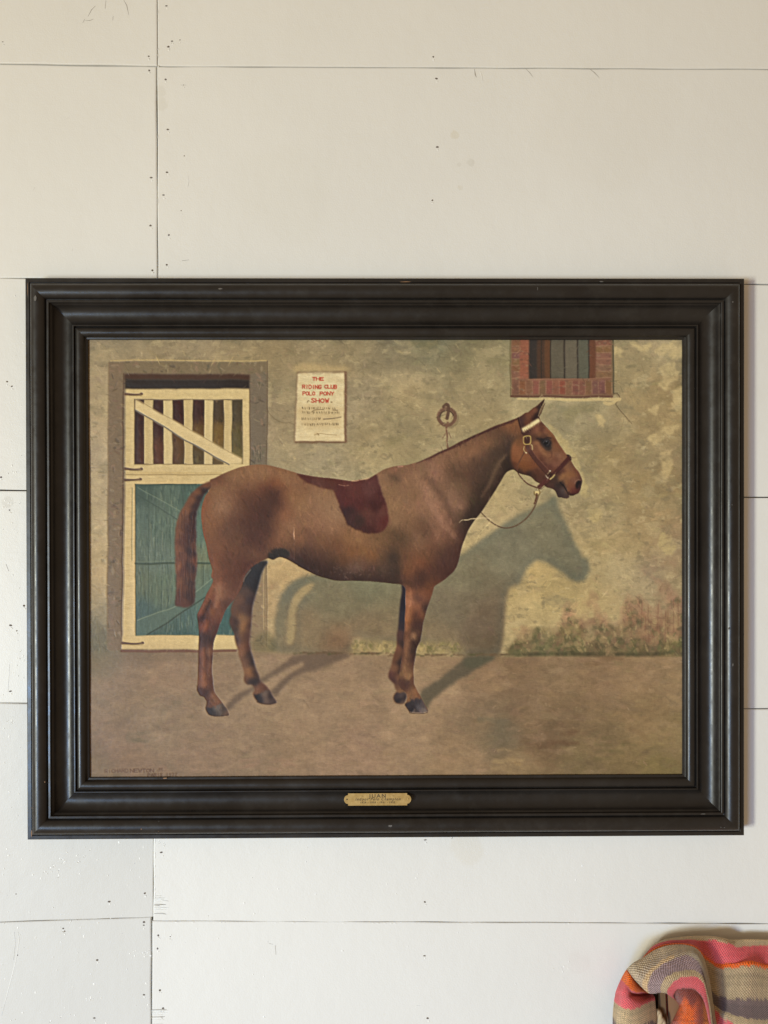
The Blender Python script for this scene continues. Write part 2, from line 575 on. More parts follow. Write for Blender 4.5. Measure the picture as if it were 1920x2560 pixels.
for k in range(1, 10):
    a = -math.pi / 2 - math.pi * k / 10
    out.append((-W2 + math.cos(a) * ER * .95, math.sin(a) * ER))
out.append((-W2, ER))
bm = bmesh.new()
vs = [bm.verts.new((x, 0, z)) for x, z in out]
f = bm.faces.new(vs)
ext = bmesh.ops.extrude_face_region(bm, geom=[f])
bmesh.ops.translate(bm, verts=[g for g in ext['geom'] if isinstance(g, bmesh.types.BMVert)], vec=(0, -0.0009, 0))
bmesh.ops.recalc_face_normals(bm, faces=bm.faces)
me = bpy.data.meshes.new('nameplate')
bm.to_mesh(me)
bm.free()
bpy.data.objects.remove(plate)
plate = link('nameplate', me, pic, [M_BRASS])
plate.location = c0
plate.rotation_euler = (tilt, 0, 0)
plate['label'] = 'engraved brass nameplate with scalloped ends on the lower rail'
for sx in (-1, 1):
    bm = bmesh.new()
    bmesh.ops.create_uvsphere(bm, u_segments=10, v_segments=6, radius=0.0013)
    for v in bm.verts:
        v.co.y *= .5
    me = bpy.data.meshes.new('pin')
    bm.to_mesh(me)
    bm.free()
    o = link('pin', me, plate, [M_ENGR if sx < 0 else M_BRASS])
    o.location = (sx * (W2 + ER * .25), -0.0010, 0.0003)


def lettering(txt, x, z, size, shear=0.0, spacing=1.0, sx=1.0):
    cu = bpy.data.curves.new('lettering', 'FONT')
    cu.body = txt
    cu.size = size
    cu.align_x = 'CENTER'
    cu.align_y = 'CENTER'
    cu.shear = shear
    cu.space_character = spacing
    cu.extrude = 0.00006
    cu.offset = 0.00009
    t = bpy.data.objects.new('tmp', cu)
    COL.objects.link(t)
    me = bpy.data.meshes.new_from_object(t.evaluated_get(bpy.context.evaluated_depsgraph_get()))
    bpy.data.objects.remove(t)
    o = link('lettering', me, plate, [M_ENGR])
    o.location = (x, -0.00101, z)
    o.rotation_euler = (math.pi / 2, 0, 0)
    o.scale = (sx, 1, 1)
    return o


lettering('JUAN', 0.0, 0.0054, 0.0082, 0, 1.3, 1.2)
lettering('~', -0.0252, 0.0055, 0.0042, 0, 1, 1.2)
lettering('~', 0.0262, 0.0055, 0.0042, 0, 1, 1.2)
lettering('Indoor Polo Champion', 0.0004, 0.0003, 0.0062, 0.25, 1.28, 1.02)
lettering('1929 - 1930 - 1931 - 1932', 0.0, -0.0050, 0.0041, 0, 1.25, 1.05)

# ------------------------------------------------------------------ the oil painting, brushed stroke by stroke onto the canvas grid
X0, Y0, X1, Y1, S = 216.0, 838.0, 1716.0, 1954.0, 2 / 3
PW, PH = int((X1 - X0) * S), int((Y1 - Y0) * S)
ART = np.zeros((PH, PW, 3), np.float32)          # colours as seen, 0..255


def zt(x0, y0, s):
    """coordinates read off an enlarged view -> photograph pixels"""
    return lambda *pts: [(x0 + p[0] / s, y0 + p[1] / s) + tuple(p[2:]) for p in pts]


A = zt(420, 1140, 4.879)
B = zt(720, 1140, 4.879)
C = zt(960, 1100, 4.879)
H = zt(1260, 980, 7.541)
L = zt(460, 1400, 5.53)
F = zt(920, 1420, 5.82)
R1 = zt(200, 830, 2.0738)
R2 = zt(960, 830, 2.0738)
R3 = zt(200, 1380, 2.0738)
R4 = zt(960, 1380, 2.0738)
PO = zt(720, 900, 9.217)


def rs(pts):
    return np.array([((p[0] - X0) * S, (p[1] - Y0) * S) for p in pts], np.float64)


def smooth(pts, n=5, closed=True):
    p = np.array([q[:2] for q in pts], float)
    k = len(p)
    out = []
    rng = range(k) if closed else range(k - 1)
    for i in rng:
        if closed:
            a, b, c, d = p[i - 1], p[i], p[(i + 1) % k], p[(i + 2) % k]
        else:
            a, b, c, d = p[max(i - 1, 0)], p[i], p[i + 1], p[min(i + 2, k - 1)]
        for j in range(n):
            t = j / n
            out.append(.5 * (2 * b + (c - a) * t + (2 * a - 5 * b + 4 * c - d) * t * t + (3 * b - a - 3 * c + d) * t ** 3))
    if not closed:
        out.append(p[-1])
    return out


def blur(m, s):
    if s < .3:
        return m
    r = max(1, int(round(s * 1.2)))
    for ax in (0, 1):
        for _ in range(2):
            q = np.pad(m, [(r + 1, r) if k == ax else (0, 0) for k in range(m.ndim)], mode='edge')
            cs = np.cumsum(q, axis=ax, dtype=np.float64)
            n = m.shape[ax]
            hi = np.take(cs, np.arange(2 * r + 1, 2 * r + 1 + n), axis=ax)
            lo = np.take(cs, np.arange(0, n), axis=ax)
            m = ((hi - lo) / (2 * r + 1)).astype(np.float32)
    return m


def fillmask(pts, soft=0.0, sm=True, rag=0.0, seed=0):
    """anti-aliased coverage of a closed outline given in photograph pixels"""
    q = rs(smooth(pts) if sm else pts)
    if rag:
        r = np.random.default_rng(seed)
        q = q + r.normal(0, rag, q.shape)
    SS = 3
    m = np.zeros((PH, PW + 1), np.float32)
    a, b = q, np.roll(q, -1, 0)
    y0 = max(0, int(q[:, 1].min()))
    y1 = min(PH, int(q[:, 1].max()) + 2)
    xs_ = np.arange(PW)
    for y in range(y0, y1):
        for k in range(SS):
            yy = y + (k + .5) / SS
            hit = (a[:, 1] <= yy) != (b[:, 1] <= yy)
            if not hit.any():
                continue
            aa, bb = a[hit], b[hit]
            x = np.sort(aa[:, 0] + (yy - aa[:, 1]) / (bb[:, 1] - aa[:, 1]) * (bb[:, 0] - aa[:, 0]))
            for i in range(0, len(x) - 1, 2):
                xa, xb = max(x[i], 0), min(x[i + 1], PW - .001)
                if xb <= xa:
                    continue
                ia, ib = int(xa), int(xb)
                if ia == ib:
                    m[y, ia] += (xb - xa) / SS
                else:
                    m[y, ia] += (ia + 1 - xa) / SS
                    m[y, ib] += (xb - ib) / SS
                    m[y, ia + 1:ib] += 1 / SS
    return blur(np.clip(m[:, :PW], 0, 1), soft * S)


def vnoise(sx, sy, seed, octv=3):
    """smooth value noise, -1..1, features sx by sy photograph pixels"""
    r = np.random.default_rng(seed)
    out = np.zeros((PH, PW), np.float32)
    amp, tot = 1.0, 0.0
    for o in range(octv):
        gx, gy = max(sx * S, 1.0), max(sy * S, 1.0)
        nx, ny = int(PW / gx) + 3, int(PH / gy) + 3
        g = r.uniform(-1, 1, (ny, nx)).astype(np.float32)
        x = np.arange(PW) / gx
        y = np.arange(PH) / gy
        xi, yi = x.astype(int), y.astype(int)
        fx, fy = x - xi, y - yi
        fx = (fx * fx * (3 - 2 * fx))[None].astype(np.float32)
        fy = (fy * fy * (3 - 2 * fy))[:, None].astype(np.float32)
        a = g[yi][:, xi] * (1 - fx) + g[yi][:, xi + 1] * fx
        b = g[yi + 1][:, xi] * (1 - fx) + g[yi + 1][:, xi + 1] * fx
        out += amp * (a * (1 - fy) + b * fy)
        tot += amp
        amp *= .55
        sx, sy = sx / 2, sy / 2
    return out / tot * 1.6


def put(mask, col, alpha=1.0):
    m = (mask * alpha)[..., None]
    ART[:] = ART * (1 - m) + np.asarray(col, np.float32) * m


def field(samples, s=7.0, p=2.2):
    """soft colour field through hand-picked colour notes (x, y, (r, g, b))"""
    st = 3
    yy, xx = np.mgrid[0:PH:st, 0:PW:st].astype(np.float32)
    num = np.zeros(xx.shape + (3,), np.float32)
    den = np.zeros(xx.shape, np.float32)
    for x, y, c in samples:
        px_, py_ = (x - X0) * S, (y - Y0) * S
        w = 1 / ((xx - px_) ** 2 + (yy - py_) ** 2 + (s * S) ** 2) ** p * 1e4
        den += w
        num += w[..., None] * np.array(c, np.float32)
    f = num / den[..., None]
    # bilinear up
    h_, w_ = f.shape[:2]
    y = np.clip(np.arange(PH) / st, 0, h_ - 1.001)
    x = np.clip(np.arange(PW) / st, 0, w_ - 1.001)
    yi, xi = y.astype(int), x.astype(int)
    fy, fx = (y - yi)[:, None, None].astype(np.float32), (x - xi)[None, :, None].astype(np.float32)
    a = f[yi][:, xi] * (1 - fx) + f[yi][:, xi + 1] * fx
    b = f[yi + 1][:, xi] * (1 - fx) + f[yi + 1][:, xi + 1] * fx
    return a * (1 - fy) + b * fy


def stroke(pts, w, col, alpha=1.0, soft=0.6, sm=True, clip=None):
    """a brush line; w = width in photograph pixels, number or (start, end) or list"""
    q = rs(smooth(pts, 5, False) if sm and len(pts) > 2 else pts)
    n = len(q)
    ws = np.interp(np.linspace(0, 1, n), np.linspace(0, 1, len(np.atleast_1d(w))), np.atleast_1d(w)) * S / 2
    pad = ws.max() + soft * 3 + 2
    xa, xb = int(max(0, q[:, 0].min() - pad)), int(min(PW, q[:, 0].max() + pad + 1))
    ya, yb = int(max(0, q[:, 1].min() - pad)), int(min(PH, q[:, 1].max() + pad + 1))
    if xb <= xa or yb <= ya:
        return
    yy, xx = np.mgrid[ya:yb, xa:xb].astype(np.float32)
    xx += .5
    yy += .5
    cov = np.zeros(xx.shape, np.float32)
    for i in range(n - 1):
        d = q[i + 1] - q[i]
        ll = d @ d + 1e-9
        t = np.clip(((xx - q[i, 0]) * d[0] + (yy - q[i, 1]) * d[1]) / ll, 0, 1)
        dist = np.hypot(xx - q[i, 0] - t * d[0], yy - q[i, 1] - t * d[1])
        ww = ws[i] + t * (ws[i + 1] - ws[i])
        k = max(soft * S, .5)
        np.maximum(cov, np.clip((ww - dist) / k / 2 + .5, 0, 1) * np.clip(ww * 2 + .15, 0, 1), out=cov)
    cov *= alpha
    if clip is not None:
        cov *= clip[ya:yb, xa:xb]
    m = cov[..., None]
    ART[ya:yb, xa:xb] = ART[ya:yb, xa:xb] * (1 - m) + np.asarray(col, np.float32) * m


def dabs(mask, n, ln, wd, ang, jit, alpha, seed, tint=None, tintp=0.0):
    """short loaded-brush touches that vary the colour already there"""
    r = np.random.default_rng(seed)
    ys, xs = np.nonzero(mask > .5)
    if len(xs) == 0:
        return
    pick = r.integers(0, len(xs), n)
    for k in pick:
        cx, cy = xs[k], ys[k]
        l_, w_ = ln * S * r.uniform(.5, 1.4) / 2, wd * S * r.uniform(.5, 1.4) / 2
        a = r.uniform(*ang)
        R_ = int(l_ + w_) + 2
        xa, xb, ya, yb = max(0, cx - R_), min(PW, cx + R_ + 1), max(0, cy - R_), min(PH, cy + R_ + 1)
        yy, xx = np.mgrid[ya:yb, xa:xb]
        dx, dy = xx - cx, yy - cy
        u = dx * math.cos(a) + dy * math.sin(a)
        v = -dx * math.sin(a) + dy * math.cos(a)
        e = (u / l_) ** 2 + (v / w_) ** 2
        bris = .75 + .25 * math.cos(r.uniform(0, 6)) * np.cos(v * r.uniform(1.5, 3.5) + r.uniform(0, 6))
        cv = np.clip((1.15 - e) * 1.6, 0, 1) * bris * alpha * mask[ya:yb, xa:xb]
        base = ART[cy, cx]
        if tint is not None and r.uniform() < tintp:
            col = np.array(tint[r.integers(0, len(tint))], np.float32)
        else:
            col = base * (1 + r.normal(0, jit)) + r.normal(0, jit * 22, 3)
        m = cv[..., None].astype(np.float32)
        ART[ya:yb, xa:xb] = ART[ya:yb, xa:xb] * (1 - m) + col * m


ALL = np.ones((PH, PW), np.float32)

# --- stuccoed stable wall ------------------------------------------------------
WALLN = [(240, 870, (160, 140, 102)), (300, 860, (150, 132, 96)), (500, 870, (152, 134, 99)), (650, 880, (147, 129, 93)), (700, 1000, (153, 135, 100)), (640, 1100, (164, 144, 108)),
         (700, 1130, (158, 140, 102)), (900, 900, (150, 132, 95)), (900, 1000, (160, 142, 105)), (900, 1100, (156, 138, 99)), (1000, 870, (138, 123, 89)), (1060, 862, (118, 112, 82)),
         (1020, 950, (165, 147, 108)), (1150, 880, (128, 116, 82)), (1200, 950, (150, 134, 97)), (1100, 1000, (152, 136, 99)), (1200, 1030, (146, 130, 95)), (1000, 1060, (150, 134, 97)),
         (1450, 1030, (160, 142, 100)), (1400, 1060, (156, 138, 98)), (1500, 1100, (149, 131, 92)), (1450, 1150, (152, 134, 94)), (1650, 880, (168, 145, 102)), (1600, 900, (158, 136, 94)),
         (1680, 950, (154, 132, 91)), (1600, 1000, (150, 129, 89)), (1690, 1050, (154, 132, 91)), (1600, 1150, (150, 130, 91)), (1690, 1200, (148, 126, 87)), (1500, 1250, (160, 140, 97)),
         (1600, 1300, (157, 135, 94)), (1550, 1380, (167, 145, 100)), (1650, 1400, (159, 135, 96)), (1500, 1400, (168, 147, 100)), (1300, 1220, (172, 152, 107)), (1240, 1280, (173, 152, 107)),
         (1350, 1180, (159, 141, 100)), (1240, 1330, (177, 157, 112)), (240, 950, (170, 149, 110)), (240, 1100, (177, 155, 114)), (240, 1300, (184, 162, 119)), (240, 1450, (178, 156, 113)),
         (245, 1530, (150, 134, 98)), (240, 1600, (118, 108, 82)), (690, 1420, (181, 155, 108)), (690, 1500, (179, 153, 108)), (700, 1560, (171, 147, 104)), (850, 1000, (158, 140, 104)),
         (960, 1130, (158, 141, 102)), (820, 1180, (160, 143, 106)), (660, 950, (142, 126, 92)), (1700, 1350, (152, 128, 92)), (1380, 1480, (176, 155, 105)), (1300, 1430, (178, 156, 106))]
ART[:] = field(WALLN, 34)
n1 = vnoise(90, 70, 1)
n2 = vnoise(26, 20, 2)
n3 = vnoise(200, 150, 3, 2)
ART *= (1 + .05 * n1 + .045 * n2)[..., None]
ART += (n3 * 5)[..., None] * np.array((1.0, .4, -.5), np.float32)
ART *= np.array((.985, .985, 1.035), np.float32)
for k_, (sx_, sy_, th, col_, al_) in enumerate(((110, 76, .42, (176, 156, 116), .30), (60, 40, .50, (182, 162, 122), .32), (90, 60, .44, (128, 116, 88), .28), (50, 30, .52, (122, 110, 84), .28), (24, 14, .62, (190, 170, 128), .35), (20, 11, .64, (114, 102, 78), .35))):
    put(np.clip((vnoise(sx_, sy_, 400 + k_, 4) - th) * 5, 0, 1), col_, al_)
dabs(ALL, 5200, 26, 9, (-.9, .9), .055, .5, 21)
dabs(ALL, 4200, 13, 4, (-1.6, 1.6), .07, .55, 22, [(182, 160, 116), (134, 120, 88)], .1)
# old limewash left in patches on the right
for i, blob in enumerate([[(1270, 60), (1300, 45), (1340, 75), (1385, 55), (1380, 85), (1335, 98)], [(1405, 95), (1460, 60), (1545, 45), (1550, 130), (1500, 140), (1470, 110), (1430, 125)],
                          [(1425, 190), (1490, 155), (1525, 210), (1520, 250), (1480, 265), (1470, 300), (1420, 270), (1450, 230)], [(1195, 80), (1240, 85), (1225, 125), (1195, 115)],
                          [(1375, 395), (1425, 375), (1415, 425), (1390, 425)], [(1490, 340), (1550, 270), (1550, 420), (1500, 400)], [(1430, 625), (1485, 605), (1495, 680), (1450, 780), (1435, 700)],
                          [(1095, 420), (1130, 430), (1145, 470), (1130, 505), (1110, 460)], [(1370, 560), (1440, 500), (1530, 480), (1490, 530), (1410, 580)],
                          [(850, 470), (900, 520), (960, 590), (1010, 680), (1040, 760), (1060, 860), (1010, 820), (990, 720), (930, 620), (880, 560)], [(1060, 900), (1130, 920), (1100, 990), (1060, 960)],
                          [(1440, 1040), (1510, 1080), (1490, 1160), (1420, 1120)]]):
    m = fillmask(R2(*blob), .9, True, 1.7, 50 + i) * np.clip(.75 + .5 * n2, 0, 1)
    put(m, (192, 167, 119) if i not in (9, 10, 11) else (180, 158, 110), .74)
for i, blob in enumerate([[(630, 60), (760, 40), (900, 50), (860, 90), (700, 80)], [(520, 130), (700, 150), (640, 175), (540, 165)], [(0, 560), (110, 540), (80, 575), (0, 600)],
                          [(920, 410), (1000, 380), (1100, 390), (1000, 430), (960, 470)], [(100, 45), (280, 40), (260, 80), (150, 75)]]):
    put(fillmask(R2(*blob), 5, True, 2, 80 + i), (128, 116, 82), .5)
stroke(R2((1180, 325), (1205, 318), (1222, 345), (1200, 372), (1218, 400), (1245, 430), (1285, 475)), (2.5, 1.2), (96, 80, 58), .9)
stroke(R2((1245, 430), (1235, 480), (1210, 540)), 1.2, (128, 110, 80), .6)
stroke(R1((962, 395), (985, 432), (1040, 466), (1085, 470), (1112, 486)), (2.2, 1.2), (116, 98, 72), .6)
stroke(R1((700, 540), (640, 600), (560, 640)), 1.2, (136, 118, 86), .4)

# --- yard ----------------------------------------------------------------------
gm = fillmask([(200, 1629), (300, 1629), (620, 1629), (800, 1633), (1000, 1637), (1150, 1640), (1300, 1640), (1500, 1637), (1730, 1630), (1730, 1970), (200, 1970)], 2.6, False)
GRN = [(300, 1700, (141, 118, 91)), (400, 1800, (143, 122, 95)), (300, 1900, (139, 114, 89)), (600, 1850, (145, 122, 95)), (700, 1750, (150, 126, 97)), (800, 1800, (151, 126, 97)), (850, 1700, (149, 124, 95)),
       (900, 1880, (154, 127, 100)), (500, 1900, (139, 116, 91)), (1000, 1850, (151, 126, 97)), (1100, 1750, (149, 124, 95)), (1200, 1700, (137, 112, 83)), (1300, 1660, (128, 104, 76)), (1400, 1680, (133, 110, 81)),
       (1500, 1700, (135, 110, 81)), (1600, 1680, (139, 114, 83)), (1200, 1800, (131, 110, 83)), (1250, 1830, (113, 100, 77)), (1300, 1780, (127, 104, 77)), (1350, 1850, (112, 90, 65)), (1400, 1800, (119, 98, 71)),
       (1500, 1850, (122, 102, 73)), (1450, 1900, (120, 102, 71)), (1600, 1800, (135, 112, 79)), (1690, 1850, (132, 112, 77)), (1650, 1920, (120, 104, 67)), (1550, 1900, (123, 104, 71)), (1300, 1920, (141, 118, 85)),
       (1150, 1900, (147, 122, 91)), (1100, 1650, (147, 122, 91)), (400, 1680, (147, 122, 95)), (260, 1680, (141, 120, 93)), (500, 1660, (145, 120, 93)), (260, 1930, (126, 106, 79)), (350, 1642, (129, 108, 83)), (1700, 1700, (140, 116, 84))]
g = field(GRN, 30) * np.array((1.0, 1.0, 1.02), np.float32) * (1 + .035 * vnoise(70, 40, 4) + .04 * vnoise(20, 12, 5))[..., None]
ART[:] = ART * (1 - gm[..., None]) + g * gm[..., None]
for k_, (sx_, sy_, th, col_, al_) in enumerate(((90, 36, .45, (124, 102, 79), .22), (70, 28, .45, (156, 130, 102), .22), (40, 16, .55, (118, 100, 79), .2), (30, 12, .58, (162, 135, 107), .2))):
    put(np.clip((vnoise(sx_, sy_, 430 + k_, 4) - th) * 6, 0, 1) * gm, col_, al_)
dabs(gm, 3600, 32, 12, (-.7, .7), .04, .45, 23)
dabs(gm, 1200, 12, 4, (-1.2, 1.2), .05, .45, 24, [(160, 135, 106), (124, 104, 79), (154, 122, 97)], .12)
for cx, cy, n, col in ((1260, 1795, 5, (112, 100, 79)), (1390, 1850, 8, (104, 80, 58)), (1330, 1735, 6, (118, 96, 72)), (1530, 1870, 6, (104, 92, 62)), (340, 1850, 6, (118, 104, 80)), (1500, 1650, 9, (120, 96, 70)),
                       (1270, 1900, 5, (154, 130, 94)), (520, 1915, 5, (160, 132, 106)), (700, 1905, 6, (160, 128, 104))):
    for k in range(n):
        x, y = cx + RNG.normal(0, 32), cy + RNG.normal(0, 13)
        stroke([(x - RNG.uniform(8, 24), y), (x, y + RNG.uniform(-3, 3)), (x + RNG.uniform(8, 24), y + RNG.uniform(-5, 5))], (RNG.uniform(6, 14), 4), col, .45, 4)
put(fillmask([(216, 1560), (262, 1590), (300, 1630), (300, 1665), (216, 1690)], 12), (112, 102, 78), .55)

# --- stable door ---------------------------------------------------------------
STONE = (124, 107, 82)
m = fillmask(R1((152, 154), (420, 151), (700, 152), (965, 152), (966, 400), (962, 700), (962, 980), (958, 1180), (958, 1650), (142, 1650), (146, 900), (152, 400)), .7, False, .5, 5)
put(m, STONE)
put(fillmask(R1((150, 160), (225, 160), (225, 1650), (142, 1650)), 1, False), (126, 106, 83), .9)
put(fillmask(R1((878, 215), (964, 215), (964, 700), (878, 700)), 2, False), (118, 104, 86), .9)
put(fillmask(R3((885, 40), (962, 40), (962, 510), (885, 510)), 1.5, False), (142, 121, 93), .95)
dabs(m, 1500, 16, 6, (-.5, 2), .11, .7, 31, [(150, 132, 106), (88, 76, 62), (140, 114, 92)], .3)
stroke(R1((225, 215), (222, 700), (218, 1180), (214, 1640)), 2.2, (84, 62, 48), .8)
stroke(R1((150, 160), (146, 700), (142, 1640)), 1.8, (136, 112, 84), .7)
stroke(R1((160, 150), (420, 146), (700, 149), (960, 148)), 3, (190, 164, 112), .8)
stroke(R1((966, 150), (967, 400), (963, 690)), 1.8, (98, 80, 62), .9)
for k in range(14):
    x, y = RNG.uniform(885, 935), RNG.uniform(560, 660)
    stroke(R1((x, y), (x + RNG.uniform(-6, 6), y + RNG.uniform(12, 36))), 1.4, (82, 76, 62), .7)
put(fillmask(R1((228, 218), (878, 218), (878, 248), (228, 248)), 1.5, False), (78, 56, 44))
put(fillmask(R1((232, 246), (876, 246), (876, 296), (232, 296)), 1.5, False), (52, 43, 38))
CREAM = np.array((200, 176, 127))
doorm = fillmask(R1((236, 296), (875, 292), (876, 700), (876, 1200), (874, 1640), (218, 1640), (232, 900)), .5, False)
put(doorm, CREAM)
dabs(doorm, 900, 26, 6, (-.15, .15), .035, .5, 32, [(214, 190, 140), (184, 160, 112)], .3)
# barred upper half: dark stable behind
dk = fillmask(R1((281, 350), (838, 350), (838, 683), (281, 683)), .4, False)
DKN = [(300, 1010, (62, 46, 39)), (390, 1010, (72, 46, 38)), (440, 1020, (66, 38, 32)), (490, 1020, (70, 44, 36)), (545, 1020, (80, 64, 46)), (595, 1020, (82, 70, 50)), (300, 1140, (70, 44, 36)), (395, 1130, (92, 58, 40)),
       (440, 1110, (96, 70, 44)), (490, 1090, (104, 78, 46)), (545, 1090, (118, 92, 50)), (595, 1100, (96, 84, 54)), (395, 1060, (70, 44, 36)), (300, 1080, (58, 40, 35)), (540, 1145, (104, 84, 54)), (490, 1145, (92, 76, 50)), (590, 1140, (110, 96, 58))]
g = field([(x, y, c) for x, y, c in DKN], 16)
ART[:] = ART * (1 - dk[..., None]) + g * dk[..., None]
dabs(dk, 420, 14, 6, (1.2, 1.9), .12, .6, 33)
for i, (xa, xb) in enumerate(((330, 378), (430, 478), (535, 582), (640, 688), (742, 785))):
    m = fillmask(R1((xa, 352), (xb, 352), (xb - 2, 520), (xb, 682), (xa + 2, 682), (xa + 1, 500)), .4, False, .35, i)
    put(m, (202, 179, 131) if i % 2 else (194, 170, 122))
    stroke(R1((xb + 1, 352), (xb, 520), (xb + 1, 682)), 1.5, (98, 92, 74), .75)
    stroke(R1((xa - 1, 352), (xa + 1, 520), (xa, 682)), 1.2, (86, 72, 54), .6)
put(fillmask(R1((282, 348), (330, 372), (838, 655), (838, 683), (766, 684), (500, 532), (282, 404)), .5, False, .3, 3), (206, 182, 134))
stroke(R1((284, 404), (400, 470), (520, 545), (690, 640), (770, 686)), 3.2, (112, 102, 88), .9)
stroke(R1((300, 352), (520, 478), (838, 657)), 1.4, (150, 128, 90), .8)
stroke(R1((281, 350), (281, 683)), 1.8, (120, 100, 74), .9)
stroke(R1((282, 349), (838, 349)), 1.6, (112, 94, 70), .9)
stroke(R1((282, 684), (740, 684)), 1.8, (132, 112, 80), .9)
stroke(R1((838, 350), (839, 683)), 1.6, (130, 110, 80), .9)
stroke(R1((876, 296), (878, 700)), 2.2, (92, 74, 58), .9)
stroke(R1((236, 737), (500, 738), (760, 735)), 2.0, (150, 126, 84), .9)
stroke(R1((238, 728), (500, 729), (730, 727)), 5, (190, 164, 112), .7)
# blue-green boarded lower half
tm = fillmask(R1((285, 788), (660, 786), (680, 1180), (800, 1180), (800, 1571), (288, 1571), (286, 1200)), .4, False)
TLN = [(350, 1225, (77, 90, 79)), (420, 1225, (89, 102, 88)), (480, 1230, (79, 94, 82)), (350, 1290, (91, 104, 92)), (420, 1320, (93, 106, 92)), (500, 1320, (91, 106, 92)), (350, 1380, (95, 106, 92)), (400, 1400, (101, 112, 98)),
       (510, 1400, (107, 110, 86)), (510, 1440, (99, 108, 90)), (350, 1450, (99, 106, 86)), (390, 1470, (93, 104, 86)), (420, 1460, (97, 108, 90)), (350, 1530, (79, 96, 90)), (400, 1560, (81, 96, 84)), (480, 1540, (81, 98, 90)),
       (560, 1540, (69, 90, 84)), (440, 1580, (75, 92, 82)), (340, 1580, (75, 92, 86)), (570, 1480, (87, 102, 92)), (515, 1500, (91, 106, 94))]
g = field(TLN, 15) * (1 + .05 * vnoise(8, 60, 9))[..., None]
ART[:] = ART * (1 - tm[..., None]) + g * tm[..., None]
dabs(tm, 1500, 22, 4, (1.4, 1.75), .07, .5, 34, [(122, 130, 108), (66, 80, 72)], .22)
for x, y0_, y1_ in ((352, 1440, 1585), (371, 1215, 1585), (404, 1440, 1585), (441, 1415, 1585), (425, 1220, 1390), (467, 1300, 1560), (507, 1415, 1470), (330, 1220, 1400), (540, 1530, 1585), (389, 1230, 1390)):
    stroke([(x, y0_), (x + RNG.uniform(-1, 1), (y0_ + y1_) / 2), (x + RNG.uniform(-1, 1), y1_)], 1.5, (66, 78, 66), .6)
for x, y0_, y1_ in ((377, 1310, 1380), (405, 1330, 1376), (449, 1520, 1575), (419, 1540, 1580)):
    stroke([(x, y0_), (x, y1_)], 1.6, (130, 134, 112), .5)
put(fillmask(R3((285, 365), (300, 345), (500, 275), (690, 135), (700, 175), (560, 285), (360, 425), (330, 432), (288, 432)), 1, False), (92, 106, 92), .75)
stroke(R3((298, 352), (400, 312), (500, 278), (600, 205), (690, 132)), 2, (132, 142, 120), .75)
stroke(R3((345, 428), (440, 372), (560, 290), (690, 205)), 3, (62, 68, 56), .85)
stroke(R1((300, 806), (400, 860), (530, 935)), 2, (124, 134, 112), .6)
stroke(R1((298, 842), (400, 905), (510, 975)), 3, (66, 78, 68), .5)
stroke(R3((286, 56), (400, 58), (500, 55), (680, 58)), 4.5, (66, 76, 62), .85)
stroke(R3((286, 48), (500, 46), (680, 48)), 3, (112, 122, 100), .5)
stroke(R1((285, 790), (440, 788), (600, 788)), 3, (66, 76, 62), .85)
stroke(R1((286, 790), (287, 1200), (289, 1570)), 2.4, (72, 78, 64), .8)
stroke(R1((232, 790), (228, 1200), (220, 1640)), 1.6, (150, 126, 88), .7)
put(fillmask(R3((218, 434), (810, 432), (810, 502), (216, 502)), .5, False), (196, 172, 124))
put(fillmask(R3((240, 445), (600, 440), (800, 438), (800, 470), (600, 478), (240, 470)), 4, False), (206, 182, 130), .7)
stroke(R3((216, 512), (400, 513), (600, 512), (805, 510)), 6, (112, 74, 58), .9, 1.2)
put(fillmask(R3((215, 517), (900, 517), (1100, 540), (700, 560), (250, 570)), 5, False), (126, 106, 82), .6)
for pts in (R1((236, 323), (290, 324), (316, 321)), R1((234, 708), (280, 710), (316, 707)), R1((233, 766), (280, 764), (312, 761)), R3((220, 471), (280, 474), (322, 470))):
    stroke(pts, (6.5, 4, 3.4), (98, 72, 56), .95)
    x, y = pts[-1][:2]
    stroke([(x, y - .5), (x + 1.5, y)], 6, (104, 78, 60), 1)
    stroke([(x - 30, y + 4), (x, y + 4)], 1.5, (84, 66, 50), .6)
stroke(R3((963, 45), (966, 300), (964, 490)), 2.2, (116, 96, 70), .8)
stroke(R3((952, 60), (948, 200), (950, 400)), 1.6, (186, 162, 116), .8)
# --- barred window in brickwork --------------------------------------------------
put(fillmask(R2((652, 0), (1188, 0), (1190, 332), (655, 330)), .6, False, .4, 7), (124, 100, 74))
brm = fillmask(R2((660, 0), (1178, 0), (1178, 326), (660, 322)), .5, False, .4, 8)
put(brm, (126, 90, 70))
for yy_ in range(0, 7):
    for (xa, xb) in ((662, 745), (1090, 1176)):
        y_ = 10 + yy_ * 33
        put(fillmask(R2((xa, y_), (xb, y_ - 3), (xb, y_ + 27), (xa, y_ + 29)), .7, False, .5, yy_ + xa), (128 + RNG.uniform(-13, 10), 85 + RNG.uniform(-8, 10), 67 + RNG.uniform(-7, 8)), .7)
        stroke(R2((xa, y_ + 30), (xb, y_ + 28)), 1.5, (160, 124, 96), .7)
for k in range(15):
    x = 664 + k * 34.5
    put(fillmask(R2((x, 252), (x + 31, 252), (x + 31, 322), (x, 322)), .6, False, .4, 90 + k), (122 + RNG.uniform(-13, 9), 80 + RNG.uniform(-9, 8), 63 + RNG.uniform(-7, 7)), .75)
    stroke(R2((x + 33, 254), (x + 33, 318)), 1.6, (170, 132, 102), .6)
op = fillmask(R2((745, 0), (1092, 0), (1092, 240), (745, 242)), .5, False)
put(op, (64, 52, 45))
